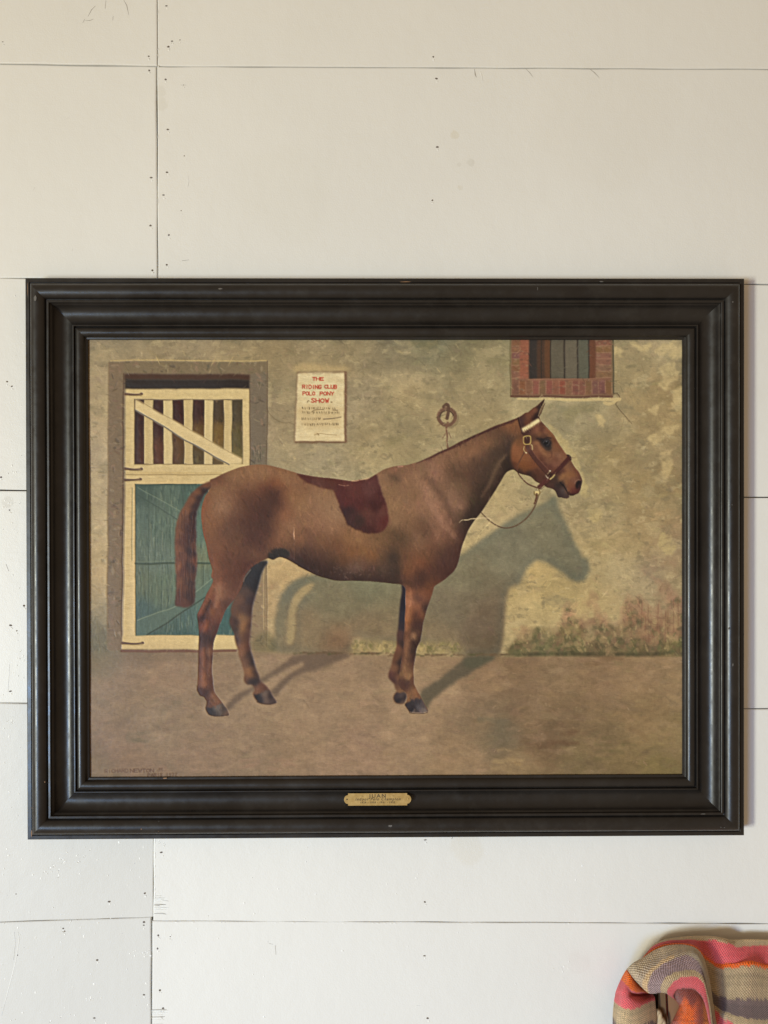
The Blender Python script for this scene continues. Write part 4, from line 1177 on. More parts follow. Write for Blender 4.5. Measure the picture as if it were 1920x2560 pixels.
BODY = (notes(A, (1000, 150, (129, 97, 66)), (800, 220, (125, 93, 62)), (600, 400, (127, 95, 64)), (600, 300, (104, 70, 48)), (1150, 200, (131, 99, 68)), (1400, 250, (131, 97, 66)), (650, 600, (131, 99, 72)), (500, 700, (123, 87, 58)), (480, 900, (119, 83, 55)), (560, 850, (111, 77, 52)), (420, 650, (121, 79, 52)),
              (750, 500, (112, 78, 54)), (950, 500, (98, 66, 46)), (1150, 420, (106, 68, 46)), (1300, 330, (121, 78, 50)), (1000, 330, (122, 88, 60)), (1250, 450, (75, 49, 37)), (1300, 550, (77, 49, 37)), (1100, 650, (77, 49, 36)), (1150, 800, (71, 45, 35)), (1200, 900, (79, 51, 39)), (1200, 700, (78, 50, 38)), (1000, 800, (82, 54, 40)),
              (850, 650, (102, 72, 52)), (850, 800, (90, 60, 44)), (700, 900, (98, 68, 50)), (850, 1000, (94, 64, 44)), (1100, 1050, (84, 54, 42)), (1000, 1000, (76, 48, 37)), (800, 1150, (97, 64, 44)), (600, 1100, (111, 76, 52)), (550, 1300, (113, 74, 50)), (700, 1300, (92, 60, 42)), (850, 1300, (88, 56, 40)), (1050, 1200, (99, 69, 50)),
              (1150, 1100, (84, 56, 42)), (1000, 1350, (76, 48, 38)), (700, 1450, (94, 60, 42)), (850, 1500, (88, 58, 42)), (600, 1550, (111, 74, 50)), (1400, 500, (122, 82, 54)), (1330, 650, (112, 76, 52)), (1400, 700, (131, 90, 62)), (1500, 500, (131, 97, 66)), (1500, 850, (133, 99, 70)), (1400, 950, (127, 92, 64)), (1300, 800, (118, 82, 56)),
              (1300, 1000, (116, 80, 55)), (1600, 1000, (124, 88, 60)), (1300, 1105, (108, 74, 52)), (1500, 1100, (110, 78, 54)), (1600, 1150, (82, 58, 45)), (1600, 1250, (66, 46, 38)), (1450, 1170, (72, 53, 42)), (1200, 1200, (96, 68, 50)))
        + notes(B, (150, 600, (129, 97, 66)), (350, 500, (131, 99, 70)), (450, 600, (133, 103, 74)), (300, 800, (129, 93, 66)), (500, 850, (131, 97, 70)), (550, 700, (135, 105, 76)), (700, 1000, (127, 93, 62)), (850, 1000, (131, 97, 66)), (600, 1080, (106, 74, 52)), (400, 1050, (112, 80, 56)), (250, 1000, (105, 75, 56)),
                (900, 1150, (121, 87, 56)), (1050, 1050, (118, 88, 60)), (1000, 1200, (117, 81, 50)), (750, 1180, (117, 81, 52)), (400, 1200, (84, 60, 46)), (200, 1200, (77, 55, 43)), (300, 1330, (65, 45, 36)), (150, 1300, (61, 43, 35)), (550, 1350, (74, 54, 42)), (650, 1270, (91, 63, 42)), (800, 1380, (106, 82, 68)), (650, 1420, (80, 62, 50)),
                (900, 1330, (99, 73, 56)), (1000, 1400, (74, 54, 42)), (1150, 1400, (82, 63, 49)), (850, 1480, (60, 43, 33)), (600, 1480, (62, 43, 33)), (1100, 1500, (66, 48, 38)), (1300, 1500, (68, 52, 42)), (450, 1450, (58, 41, 32)), (1280, 1230, (60, 47, 37)), (1300, 1400, (62, 50, 41)), (1250, 1100, (92, 68, 48)), (1350, 1000, (88, 66, 46)),
                (1200, 1000, (110, 82, 56)), (1450, 1000, (92, 70, 50)), (1400, 1200, (98, 70, 48)), (1550, 1200, (112, 78, 54)), (1580, 1050, (125, 93, 68)), (1450, 900, (121, 91, 64)), (1300, 800, (131, 101, 72)), (1300, 600, (135, 105, 74)), (1150, 300, (129, 99, 72)), (1300, 260, (94, 72, 53)), (1400, 300, (127, 97, 70)), (1500, 450, (129, 99, 72)),
                (1250, 400, (127, 99, 70)), (1600, 600, (133, 101, 74)), (1600, 850, (112, 82, 58)), (1500, 700, (131, 99, 70)), (1640, 150, (116, 90, 66)), (1450, 1400, (113, 76, 52)), (1600, 1300, (113, 74, 50)), (1600, 1500, (70, 49, 39)), (1500, 1530, (80, 56, 42)))
        + notes(C, (100, 380, (124, 92, 68)), (300, 350, (120, 90, 66)), (250, 480, (131, 99, 72)), (400, 450, (136, 104, 77)), (200, 620, (126, 96, 70)), (350, 650, (116, 88, 62)), (520, 650, (142, 108, 83)), (560, 800, (140, 106, 81)), (430, 800, (133, 99, 74)), (650, 950, (138, 102, 79)), (720, 1050, (132, 97, 74)), (520, 900, (122, 92, 67)),
                (460, 980, (100, 76, 56)), (540, 1080, (96, 70, 52)), (450, 1080, (92, 66, 48)), (650, 1100, (127, 93, 70)), (820, 1150, (123, 89, 66)), (650, 1220, (119, 85, 62)), (780, 1200, (100, 70, 52)), (380, 1170, (122, 92, 69)), (400, 1270, (109, 81, 58)), (250, 1200, (94, 70, 50)), (180, 1200, (84, 62, 44)), (110, 1150, (84, 64, 46)), (230, 1400, (102, 72, 50)),
                (350, 1450, (111, 75, 50)), (450, 1500, (109, 71, 48)), (500, 1350, (104, 72, 50)), (620, 1300, (96, 66, 48)), (700, 1400, (80, 56, 44)), (800, 1350, (77, 53, 42)), (850, 1450, (76, 53, 44)), (700, 1550, (75, 50, 40)), (600, 1600, (77, 51, 40)), (750, 1600, (71, 48, 40)), (450, 1650, (69, 47, 38)), (380, 1700, (74, 52, 40)), (280, 1600, (107, 71, 48)), (560, 1650, (101, 67, 46)), (300, 1750, (92, 62, 44)),
                (550, 350, (138, 104, 79)), (620, 420, (133, 99, 76)), (700, 270, (127, 95, 70)), (800, 200, (121, 91, 66)), (950, 170, (127, 93, 66)), (1100, 120, (127, 93, 66)), (1250, 60, (125, 91, 62)), (1400, 30, (100, 74, 54)), (900, 300, (104, 78, 58)), (820, 360, (95, 71, 53)), (900, 420, (86, 65, 47)), (1000, 400, (91, 65, 49)), (1050, 550, (89, 65, 48)), (870, 560, (110, 84, 62)),
                (820, 650, (130, 100, 77)), (850, 780, (134, 102, 79)), (950, 800, (125, 93, 72)), (900, 700, (110, 84, 64)), (1000, 700, (95, 73, 54)), (950, 600, (104, 80, 58)), (1100, 450, (80, 59, 45)), (1150, 300, (82, 61, 47)), (1200, 200, (99, 73, 55)), (1300, 150, (74, 57, 45)), (1400, 100, (78, 59, 45)), (1100, 700, (64, 51, 39)), (1150, 600, (66, 51, 41)), (1200, 450, (75, 57, 44)), (1250, 350, (77, 59, 46)),
                (1060, 850, (52, 41, 33)), (1180, 800, (60, 47, 37)), (1230, 700, (76, 59, 48)), (1300, 600, (60, 47, 37)), (1350, 350, (98, 78, 58)), (1400, 270, (102, 80, 60)), (1450, 200, (94, 74, 55)), (1300, 450, (84, 66, 50)), (1380, 450, (64, 49, 39)), (1450, 330, (56, 43, 35)), (1500, 250, (58, 45, 37)), (1530, 320, (56, 41, 33)), (980, 1000, (58, 45, 37)), (1020, 950, (54, 43, 35)), (920, 950, (100, 76, 58)),
                (960, 1080, (64, 47, 39)), (930, 1150, (70, 49, 41)), (900, 1300, (74, 51, 42)), (870, 1250, (88, 62, 46)), (600, 800, (139, 105, 81)), (470, 560, (134, 102, 77)))
        + notes(H, (100, 600, (124, 86, 58)), (200, 550, (124, 86, 56)), (150, 750, (112, 78, 54)), (50, 900, (68, 53, 42)), (80, 1200, (48, 37, 31)), (60, 1050, (68, 55, 46)), (30, 1400, (42, 33, 29)), (50, 1300, (44, 35, 29)), (120, 950, (78, 58, 45)), (250, 650, (110, 76, 52)))
        + notes(L, (420, 150, (113, 77, 52)), (550, 200, (98, 62, 44)), (700, 250, (86, 54, 38)), (800, 150, (84, 50, 36)), (650, 350, (92, 60, 44)), (480, 370, (120, 86, 63)), (480, 500, (113, 79, 56)), (340, 500, (105, 65, 44)), (280, 620, (107, 69, 46)), (330, 620, (64, 41, 33)), (310, 680, (62, 40, 33)), (220, 720, (109, 67, 46)), (240, 790, (56, 35, 29)), (370, 690, (113, 75, 50)),
                (450, 600, (104, 68, 48)), (560, 600, (78, 52, 40)), (450, 750, (96, 62, 44)), (350, 850, (86, 54, 40)), (270, 910, (105, 65, 44)), (320, 950, (82, 50, 38)), (420, 950, (70, 46, 38)), (250, 1050, (64, 43, 35)), (320, 1080, (56, 41, 35)), (280, 1180, (74, 52, 42)), (380, 1000, (74, 50, 40)), (250, 1250, (96, 62, 44)), (330, 1250, (101, 71, 50)), (280, 1400, (92, 60, 44)), (360, 1350, (72, 48, 38)),
                (240, 1500, (94, 62, 46)), (330, 1500, (90, 60, 44)), (210, 1500, (86, 58, 44)), (260, 1600, (115, 77, 52)), (330, 1620, (82, 54, 40)), (260, 1720, (118, 80, 55)), (350, 1750, (80, 54, 40)), (220, 1800, (70, 47, 37)), (300, 1830, (64, 45, 37)), (380, 1850, (109, 77, 54)), (400, 1930, (105, 75, 52)), (340, 1930, (80, 54, 42)), (480, 1980, (100, 70, 50)))
        + notes(F, (600, 100, (113, 73, 48)), (750, 150, (68, 45, 37)), (850, 100, (82, 54, 42)), (650, 250, (80, 54, 42)), (900, 200, (105, 69, 46)), (600, 350, (124, 82, 56)), (750, 350, (111, 73, 50)), (850, 300, (101, 65, 44)), (700, 420, (87, 59, 46)), (590, 480, (133, 93, 68)), (580, 600, (120, 78, 50)), (560, 750, (122, 80, 48)), (700, 560, (113, 75, 52)), (690, 680, (79, 51, 38)), (760, 650, (105, 71, 48)),
                (830, 600, (56, 41, 35)), (680, 780, (66, 45, 35)), (650, 850, (62, 41, 33)), (590, 870, (118, 82, 54)), (740, 850, (64, 45, 37)), (650, 980, (119, 89, 62)), (700, 920, (80, 58, 44)), (720, 1000, (58, 43, 35)), (560, 950, (96, 66, 46)), (620, 900, (60, 43, 35)), (650, 1080, (54, 39, 33)), (560, 1100, (101, 73, 52)), (530, 1200, (101, 71, 50)), (640, 1200, (58, 43, 35)), (560, 1300, (90, 64, 46)),
                (630, 1330, (64, 45, 37)), (520, 1400, (101, 75, 54)), (600, 1400, (90, 64, 46)), (510, 1540, (109, 83, 56)), (570, 1580, (120, 92, 61)), (470, 1650, (72, 49, 40)), (560, 1680, (60, 43, 37)), (520, 1730, (76, 52, 40)), (600, 1700, (92, 66, 46)), (640, 1600, (88, 60, 44)), (620, 1780, (109, 79, 54)), (680, 1830, (113, 81, 54)), (580, 1850, (113, 83, 58)), (600, 1920, (113, 83, 56)), (700, 1880, (92, 66, 48))))
layer(hs, BODY, 10, 1.6, 5)
# crisper handling in the legs
lgm = np.maximum(fillmask(L((100, 330), (420, 300), (560, 420), (820, 420), (820, 2200), (100, 2200)), 14, False), fillmask(F((400, 330), (1100, 330), (1000, 2200), (400, 2200)), 12, False)) * hs
layer(lgm, BODY, 6, 1.9, 2.2)
# broad shadows: hip, girth, belly, throat
for pts_, col_, sf, al_ in ((A((960, 470), (1230, 395), (1370, 470), (1350, 590), (1265, 690), (1240, 930), (1130, 1080), (980, 1040), (900, 850), (930, 620)), (74, 47, 36), 15, .5),
                            (A((1240, 400), (1340, 440), (1360, 560), (1280, 680), (1250, 900), (1180, 860), (1180, 600)), (68, 44, 34), 10, .35),
                            (B((-100, 1200), (150, 1230), (450, 1290), (750, 1400), (1000, 1440), (1370, 1470), (1400, 1600), (700, 1560), (300, 1460), (-100, 1300)), (60, 43, 35), 8, .45),
                            (B((1250, 1120), (1330, 1180), (1340, 1400), (1350, 1600), (1200, 1580), (1220, 1350)), (60, 47, 38), 9, .4),
                            (C((1250, 180), (1560, 60), (1560, 380), (1300, 760), (1120, 960), (1000, 1100), (980, 1000), (1050, 760), (1150, 480)), (60, 46, 37), 12, .35),
                            (C((720, 1330), (900, 1280), (900, 1500), (720, 1700), (400, 1780), (350, 1680), (560, 1560)), (74, 50, 40), 11, .35),
                            (A((640, 430), (760, 380), (780, 560), (640, 780), (500, 800), (470, 640)), (136, 104, 76), 13, .4),
                            (A((900, 130), (1300, 140), (1560, 230), (1560, 420), (1350, 260), (1000, 220), (700, 300)), (134, 102, 72), 10, .4),
                            (B((250, 480), (520, 480), (600, 720), (640, 860), (400, 900), (150, 760)), (136, 104, 76), 13, .4)):
    put(fillmask(pts_, sf) * hs, col_, al_)
# hindquarter light edge over the dark far thigh, sheath
put(fillmask(A((1200, 1215), (1240, 1150), (1300, 1125), (1380, 1120), (1450, 1150), (1480, 1190), (1440, 1230), (1360, 1228), (1310, 1250), (1270, 1268), (1222, 1255)), 1.4) * hs, (52, 44, 38), .9)
# hooves of the near legs
hm = fillmask(L((296, 2040), (350, 2045), (400, 2022), (440, 2008), (480, 1995), (520, 1975), (580, 2050), (605, 2100), (616, 2130), (600, 2146), (520, 2156), (420, 2156), (350, 2141), (320, 2110)), .5) * hs
layer(hm, notes(L, (350, 2080, (54, 46, 43)), (400, 2110, (60, 52, 48)), (450, 2050, (98, 88, 76)), (490, 2100, (88, 76, 66)), (540, 2060, (70, 58, 48)), (570, 2120, (96, 76, 58)), (430, 2140, (70, 58, 50))), 5)
stroke(L((330, 2125), (420, 2152), (520, 2152), (608, 2134)), 1.6, (58, 42, 34), .9)
hm = fillmask(F((520, 1990), (580, 1950), (640, 1912), (700, 1900), (750, 1905), (778, 1920), (810, 1980), (840, 2030), (856, 2070), (842, 2100), (760, 2112), (680, 2112), (600, 2105), (570, 2070)), .5) * hs
layer(hm, notes(F, (580, 2000, (54, 46, 44)), (640, 2050, (50, 43, 41)), (700, 1960, (60, 53, 51)), (730, 2030, (84, 78, 76)), (790, 2000, (76, 66, 60)), (800, 2070, (104, 92, 80)), (690, 2085, (70, 60, 54))), 5)
stroke(F((605, 2098), (680, 2106), (760, 2106), (842, 2094)), 1.5, (158, 138, 112), .85)
stroke(F((590, 2108), (680, 2118), (780, 2116), (850, 2100)), 1.3, (62, 48, 38), .8)
# saddle-shaped unclipped patch
sp_ = fillmask(B((100, 204), (250, 236), (400, 256), (550, 270), (650, 283), (760, 298), (820, 290), (880, 278), (940, 288), (970, 258), (1060, 218), (1090, 310), (1125, 400), (1150, 480), (1180, 550), (1200, 630), (1215, 720), (1215, 790), (1190, 850), (1150, 905), (1090, 930), (1000, 938), (920, 930), (840, 905),
                 (780, 870), (710, 820), (670, 740), (640, 660), (610, 590), (580, 520), (555, 450), (530, 415), (450, 400), (350, 370), (250, 330), (170, 290)), .8, True, .5, 61) * hs
layer(sp_, notes(B, (200, 260, (86, 50, 40)), (350, 320, (92, 60, 48)), (500, 350, (88, 54, 43)), (650, 400, (84, 46, 40)), (700, 330, (92, 56, 46)), (800, 450, (88, 50, 42)), (1000, 400, (92, 58, 50)), (1080, 480, (80, 48, 42)), (700, 550, (82, 44, 38)), (850, 580, (80, 43, 37)), (1050, 600, (70, 40, 35)), (950, 700, (88, 54, 44)),
                 (1150, 680, (94, 58, 48)), (750, 740, (70, 45, 39)), (850, 800, (66, 45, 38)), (720, 680, (62, 38, 35)), (1000, 800, (82, 49, 41)), (1100, 850, (86, 50, 41)), (1000, 900, (70, 40, 34)), (1180, 780, (88, 48, 40)), (900, 900, (72, 43, 36))), 6)
stroke(B((600, 345), (680, 360), (730, 352)), (1, 2, 1), (176, 140, 112), .7)
stroke(B((770, 298), (820, 300), (900, 282), (970, 262)), (3, 2, 3), (190, 158, 120), .75)
stroke(B((1330, 128), (1390, 122)), 2.5, (184, 138, 110), .7)
# mane stubble along the crest
mane = R2((165, 678), (230, 650), (340, 598), (440, 551), (520, 512), (600, 482), (690, 446))
stroke(mane, (2.5, 8, 9, 8, 7, 4), (82, 54, 44), .85, 1.2, True, hs)
stroke(R2((430, 556), (520, 516), (600, 487), (690, 450)), 3, (66, 44, 38), .5, 1, True, hs)
for k in range(60):
    t = RNG.uniform()
    x, y = 230 + 440 * t, 650 - 190 * t - 14 * math.sin(math.pi * t)
    stroke(R2((x, y + 8), (x + 5, y - 2)), (1.6, .8), (66, 44, 38), .5, .6)
# modelling strokes: shoulder crease, ribs of light, stifle
stroke(C((470, 460), (560, 500), (640, 620), (720, 720), (780, 850), (840, 990)), (6, 13, 14, 13, 10, 6), (86, 64, 50), .5, 8, True, hs)
stroke(C((480, 580), (520, 720), (620, 880), (720, 1020), (840, 1170)), (8, 12, 12, 8), (144, 109, 84), .55, 5, True, hs)
stroke(C((400, 760), (470, 900), (600, 1080), (660, 1240)), (5, 8, 8, 5), (132, 97, 74), .4, 4, True, hs)
stroke(C((790, 760), (860, 790), (940, 830)), (5, 9, 4), (138, 106, 82), .55, 4, True, hs)
stroke(C((1180, 690), (1260, 560), (1330, 400), (1400, 270), (1480, 180)), (3, 7, 9, 8, 4), (104, 82, 61), .65, 4, True, hs)
stroke(B((1225, 230), (1300, 270), (1340, 300)), (6, 12, 6), (92, 71, 53), .55, 5, True, hs)
stroke(L((395, 400), (340, 520), (270, 640), (215, 720)), (5, 7, 7, 4), (112, 72, 48), .6, 2, True, hs)
stroke(L((360, 560), (320, 650), (290, 720), (250, 790)), (3, 5, 5, 7), (58, 38, 31), .7, 2, True, hs)
stroke(A((560, 1330), (640, 1430), (620, 1560)), (6, 8, 5), (118, 78, 54), .4, 4, True, hs)
stroke(F((590, 300), (585, 480), (560, 700), (545, 900)), (5, 7, 6, 4), (134, 92, 64), .5, 3, True, hs)
stroke(F((520, 800), (510, 1050), (490, 1300), (460, 1500)), (3, 3, 3), (74, 50, 40), .5, 1.5, True, hs)
stroke(A((415, 560), (405, 720), (425, 900), (465, 1080), (495, 1230)), (2.4, 2.4, 2), (128, 74, 48), .6, 1.2, True, hs)
stroke(A((1000, 1385), (935, 1470), (915, 1530)), (3, 2.5), (150, 128, 104), .4, 1)
stroke(A((1528, 870), (1525, 960), (1530, 1010)), (1.2, 2.2, 1.2), (196, 156, 118), .8)
stroke(A((1525, 1020), (1530, 1150), (1530, 1260)), 1.2, (128, 96, 78), .5)
for k in range(40):
    x, y = RNG.normal(800, 170), RNG.normal(1400, 40)
    stroke(B((x, y), (x + RNG.uniform(-26, 26), y + RNG.uniform(-20, 20))), (2.5, 1), (122, 98, 84), .35, 1.2, True, hs)
hb = hs * (1 - sp_)
for pts_, w_, c_ in ((L((255, 1230), (260, 1400), (255, 1560), (262, 1720)), (6, 8, 8, 9), (132, 92, 66)), (L((340, 1230), (345, 1400), (335, 1600)), (4, 5, 4), (122, 88, 64)), (L((300, 840), (290, 920), (270, 980)), (8, 9, 4), (128, 84, 58)),
                     (F((560, 1050), (540, 1250), (520, 1450), (530, 1580)), (6, 7, 7, 9), (128, 94, 66)), (F((600, 1560), (580, 1600)), (8, 6), (136, 104, 72)), (F((600, 380), (590, 560), (575, 740)), (9, 10, 7), (142, 98, 68)), (F((645, 950), (655, 1010)), (9, 8), (138, 106, 76)),
                     (L((480, 330), (470, 480), (430, 640)), (10, 12, 7), (136, 100, 74)), (F((660, 1790), (720, 1880)), (8, 6), (130, 96, 66)), (L((390, 1870), (450, 1950)), (8, 7), (126, 92, 66))):
    stroke(pts_, w_, c_, .5, 4, True, hs)
dabs(hb, 2800, 18, 5, (.6, 2.2), .065, .5, 41)
dabs(hb, 1100, 12, 2.5, (.9, 2.0), .07, .4, 42)
dabs(sp_, 500, 12, 4, (1.1, 2.0), .07, .45, 43)
# deepen the modelling and warm the coat
PIV = np.array((101, 71, 51), np.float32)
k_ = np.maximum(np.maximum(hs, fh), np.maximum(ff, tl))[..., None]
ART[:] = ART * (1 - k_) + np.clip((PIV + (ART - PIV) * 1.13) * np.array((1.01, .975, 1.0)), 24, 240) * k_
lg2 = np.maximum(lgm, np.maximum(fh, ff))[..., None] * .9
ART[:] = ART * (1 - lg2) + np.clip(PIV + 4 + (ART * 1.08 - PIV) * .95, 30, 220) * lg2
# head on top
hd = fillmask(H((255, 470), (270, 560), (300, 660), (330, 760), (300, 800), (210, 860), (140, 960), (105, 1080), (105, 1200), (125, 1320), (170, 1430), (230, 1500), (300, 1600), (900, 2100), (1600, 2100), (1600, 1500), (900, 500), (900, 0), (300, 300)), 2.2) * hs
HEADN = notes(H, (300, 520, (72, 52, 46)), (360, 480, (84, 58, 46)), (330, 620, (70, 50, 43)), (450, 450, (109, 73, 52)), (520, 380, (107, 71, 52)), (560, 330, (113, 77, 56)), (480, 520, (97, 65, 46)), (400, 580, (98, 64, 46)), (540, 500, (60, 41, 35)), (590, 420, (58, 41, 35)), (650, 280, (64, 47, 39)), (720, 180, (84, 58, 46)), (720, 280, (86, 66, 50)),
              (200, 850, (97, 69, 48)), (250, 950, (109, 75, 50)), (200, 1050, (122, 81, 54)), (300, 1200, (118, 79, 52)), (250, 1150, (122, 81, 54)), (180, 1250, (115, 75, 50)), (150, 1350, (88, 57, 41)), (350, 1350, (113, 73, 46)), (450, 1400, (107, 69, 44)), (550, 1350, (109, 69, 46)), (350, 1450, (100, 66, 42)), (300, 1510, (68, 47, 37)), (450, 1540, (64, 45, 37)), (400, 1250, (116, 77, 50)),
              (600, 1500, (86, 56, 42)), (650, 1650, (82, 54, 42)), (550, 1590, (72, 49, 37)), (430, 1150, (112, 74, 50)), (600, 700, (118, 80, 59)), (700, 700, (90, 59, 45)), (780, 720, (120, 82, 59)), (860, 790, (113, 79, 54)), (650, 800, (111, 77, 54)), (520, 720, (104, 70, 52)), (560, 860, (84, 58, 44)), (450, 700, (70, 48, 40)), (680, 900, (52, 39, 35)), (620, 880, (70, 50, 41)), (760, 860, (86, 60, 46)), (900, 900, (101, 69, 48)),
              (600, 950, (124, 88, 60)), (680, 1080, (127, 88, 60)), (600, 1050, (111, 75, 54)), (750, 1150, (120, 84, 58)), (650, 1150, (104, 68, 50)), (900, 1050, (111, 77, 54)), (950, 1000, (113, 77, 54)), (1000, 1100, (111, 77, 54)), (850, 1200, (118, 82, 58)), (1000, 1170, (121, 87, 65)), (1080, 1200, (115, 81, 58)), (950, 1250, (104, 70, 52)), (700, 1250, (90, 58, 44)), (800, 1320, (112, 78, 57)),
              (950, 1350, (114, 78, 59)), (850, 1400, (90, 58, 46)), (950, 1450, (96, 62, 46)), (780, 1350, (84, 54, 44)), (780, 970, (47, 39, 37)), (830, 1040, (55, 45, 39)), (1150, 1450, (122, 86, 58)), (1200, 1400, (111, 79, 58)), (1250, 1350, (104, 74, 54)), (1100, 1550, (129, 93, 61)), (1200, 1550, (124, 88, 58)), (1050, 1620, (127, 91, 61)), (1300, 1550, (120, 84, 56)), (1350, 1500, (106, 72, 52)),
              (1150, 1700, (122, 86, 58)), (1250, 1750, (111, 73, 52)), (1320, 1650, (111, 77, 58)), (1400, 1620, (98, 68, 52)), (1200, 1850, (114, 78, 55)), (1280, 1850, (96, 58, 46)), (1350, 1880, (84, 50, 42)), (1280, 1920, (68, 43, 37)), (1440, 1720, (64, 47, 43)), (1100, 1470, (82, 53, 43)), (1030, 1520, (72, 47, 39)), (980, 1620, (68, 51, 41)), (900, 1700, (72, 52, 42)), (850, 1750, (78, 54, 44)), (800, 1700, (78, 52, 42)),
              (1000, 1750, (60, 47, 41)), (1100, 1850, (82, 68, 60)), (1150, 1930, (77, 61, 53)), (1050, 1920, (66, 52, 46)), (1000, 1850, (66, 50, 44)), (1090, 1720, (52, 41, 37)))
layer(hd, HEADN, 4, 2.0, 1.0)
stroke(H((600, 470), (650, 360), (700, 230), (745, 145)), (5, 4, 2), (58, 42, 36), .75, 1, True, hs)
stroke(H((640, 450), (680, 340), (735, 230)), (3, 4, 2), (158, 136, 98), .6, 1)
stroke(H((690, 400), (720, 310), (760, 218)), (2, 3, 1.5), (96, 74, 56), .9, .7)
stroke(H((440, 385), (520, 320), (600, 268), (680, 205)), (3, 4, 2), (92, 60, 46), .7, 1, True, hs)
stroke(H((610, 880), (680, 895), (740, 890), (800, 860), (870, 870)), (3, 4, 3, 3), (52, 40, 36), .8, 1, True, hs)
put(fillmask(H((690, 930), (730, 895), (800, 880), (860, 900), (880, 960), (860, 1020), (800, 1040), (730, 1010)), 1.3), (50, 42, 39), .85)
put(fillmask(H((735, 955), (770, 915), (820, 915), (838, 960), (815, 1000), (765, 1000)), .5), (36, 30, 28), .95)
stroke(H((730, 960), (770, 912), (830, 920)), 1.2, (104, 92, 84), .7, .5)
stroke(H((790, 1000), (825, 985), (840, 940)), 1.1, (126, 116, 106), .7, .5)
stroke(H((780, 935), (795, 932)), 1.6, (140, 134, 128), .8, .5)
stroke(H((690, 970), (740, 1050), (830, 1080), (880, 1040)), (3, 4, 3), (62, 50, 43), .6, 2, True, hs)
stroke(H((620, 960), (660, 1060), (720, 1140), (790, 1180)), (4, 6, 5, 3), (130, 92, 64), .55, 2, True, hs)
stroke(H((740, 640), (840, 730), (960, 890), (1090, 1080), (1150, 1160)), 2, (134, 94, 62), .6, 1, True, hs)
stroke(H((880, 1120), (890, 1200), (850, 1240)), 2, (84, 56, 44), .6, 1, True, hs)
put(fillmask(H((1350, 1790), (1345, 1740), (1370, 1690), (1410, 1665), (1440, 1670), (1430, 1710), (1400, 1740), (1390, 1790), (1370, 1820)), .8) * hs, (44, 33, 31), .95)
stroke(H((1330, 1720), (1350, 1680), (1400, 1650), (1445, 1655)), 2, (136, 104, 82), .6, .8, True, hs)
stroke(H((1050, 1700), (1110, 1760), (1160, 1840), (1205, 1930)), (4, 4, 3, 2), (46, 36, 33), .8, 1, True, hs)
stroke(H((1210, 1880), (1260, 1940), (1330, 1925), (1400, 1890)), (3, 3, 2), (58, 38, 34), .7, 1, True, hs)
ART[:] = ART * (1 - hd[..., None]) + np.clip((PIV + (ART - PIV) * 1.15) * np.array((1.01, .975, .99)), 24, 240) * hd[..., None]
dabs(hd, 260, 9, 3, (.6, 1.4), .05, .4, 45)
# outline touch: reflected light under the jaw, forehead edge
stroke(H((260, 1500), (340, 1545), (480, 1588), (580, 1676), (650, 1708)), 2, (58, 42, 34), .6, .8, True, hs)
# halter
LEA = (80, 49, 41)
stroke(H((255, 478), (270, 560), (305, 690), (345, 790)), 3.6, (58, 37, 33), .95, .6)
stroke(H((335, 760), (380, 800), (420, 900), (435, 1050)), 9, (72, 46, 39), .9, .7)
stroke(H((370, 1125), (300, 1260), (242, 1380), (236, 1470), (270, 1560), (340, 1650), (450, 1740), (600, 1800)), (2.2, 2.4, 2.6, 3.2), (88, 58, 46), .95, .6)
stroke(H((475, 1110), (560, 1220), (700, 1390), (830, 1525)), 10, LEA, .96, .6)
stroke(H((510, 1085), (600, 1200), (730, 1350), (850, 1490)), 1.4, (116, 76, 62), .7, .5)
stroke(H((450, 1140), (540, 1260), (680, 1430), (800, 1560)), 1.4, (50, 33, 30), .7, .5)
stroke(H((890, 1575), (980, 1490), (1100, 1350), (1215, 1225)), 9.5, (74, 42, 37), .96, .6)
stroke(H((1180, 1185), (1225, 1200), (1245, 1265)), 4, (58, 34, 31), .95, .6)
stroke(H((960, 1555), (1090, 1420), (1235, 1275)), 1.6, (54, 34, 31), .7, .5)
stroke(H((855, 1470), (960, 1370), (1080, 1240)), 1.3, (110, 70, 58), .5, .5)
stroke(H((840, 1620), (760, 1690), (650, 1790)), 10.5, (84, 49, 43), .96, .6)
stroke(H((870, 1680), (790, 1750), (680, 1830)), 1.4, (54, 34, 31), .6, .5)
BR = (192, 164, 96)
stroke(H((350, 850), (385, 830), (455, 825), (485, 850), (487, 950), (455, 980), (385, 980), (355, 950), (350, 850)), 2.1, BR, .95, .45)
stroke(H((405, 850), (420, 890)), 1.6, (224, 200, 140), .95, .4)
put(fillmask(H((370, 860), (465, 850), (468, 950), (375, 960)), .6), (66, 42, 34), .7)
stroke(H((490, 990), (515, 1010), (520, 1080)), 1.8, (190, 170, 120), .95, .45)
stroke(H((365, 1025), (360, 1090), (395, 1130)), 1.8, (186, 164, 112), .9, .45)
stroke(H((395, 1138), (410, 1140)), 2.4, (226, 206, 160), .95, .4)
put(fillmask(H((410, 1030), (480, 1040), (475, 1120), (420, 1120)), .8), (96, 66, 58), .7)
stroke(H((780, 1565), (800, 1600), (830, 1620)), 1.8, (190, 176, 146), .95, .45)
stroke(H((860, 1640), (900, 1610), (945, 1560)), 2.3, (208, 186, 122), .95, .45)
stroke(H((815, 1540), (860, 1485)), 1.7, (176, 156, 116), .85, .45)
put(fillmask(H((820, 1560), (870, 1515), (910, 1560), (860, 1610)), .6), (56, 36, 30), .85)
stroke(H((858, 1478), (864, 1484)), 2.4, (232, 216, 176), .95, .4)
bb = fillmask(H((305, 688), (420, 622), (640, 488), (692, 550), (560, 622), (450, 690), (345, 757)), .5, False, .25, 3)
put(bb, (212, 188, 140))
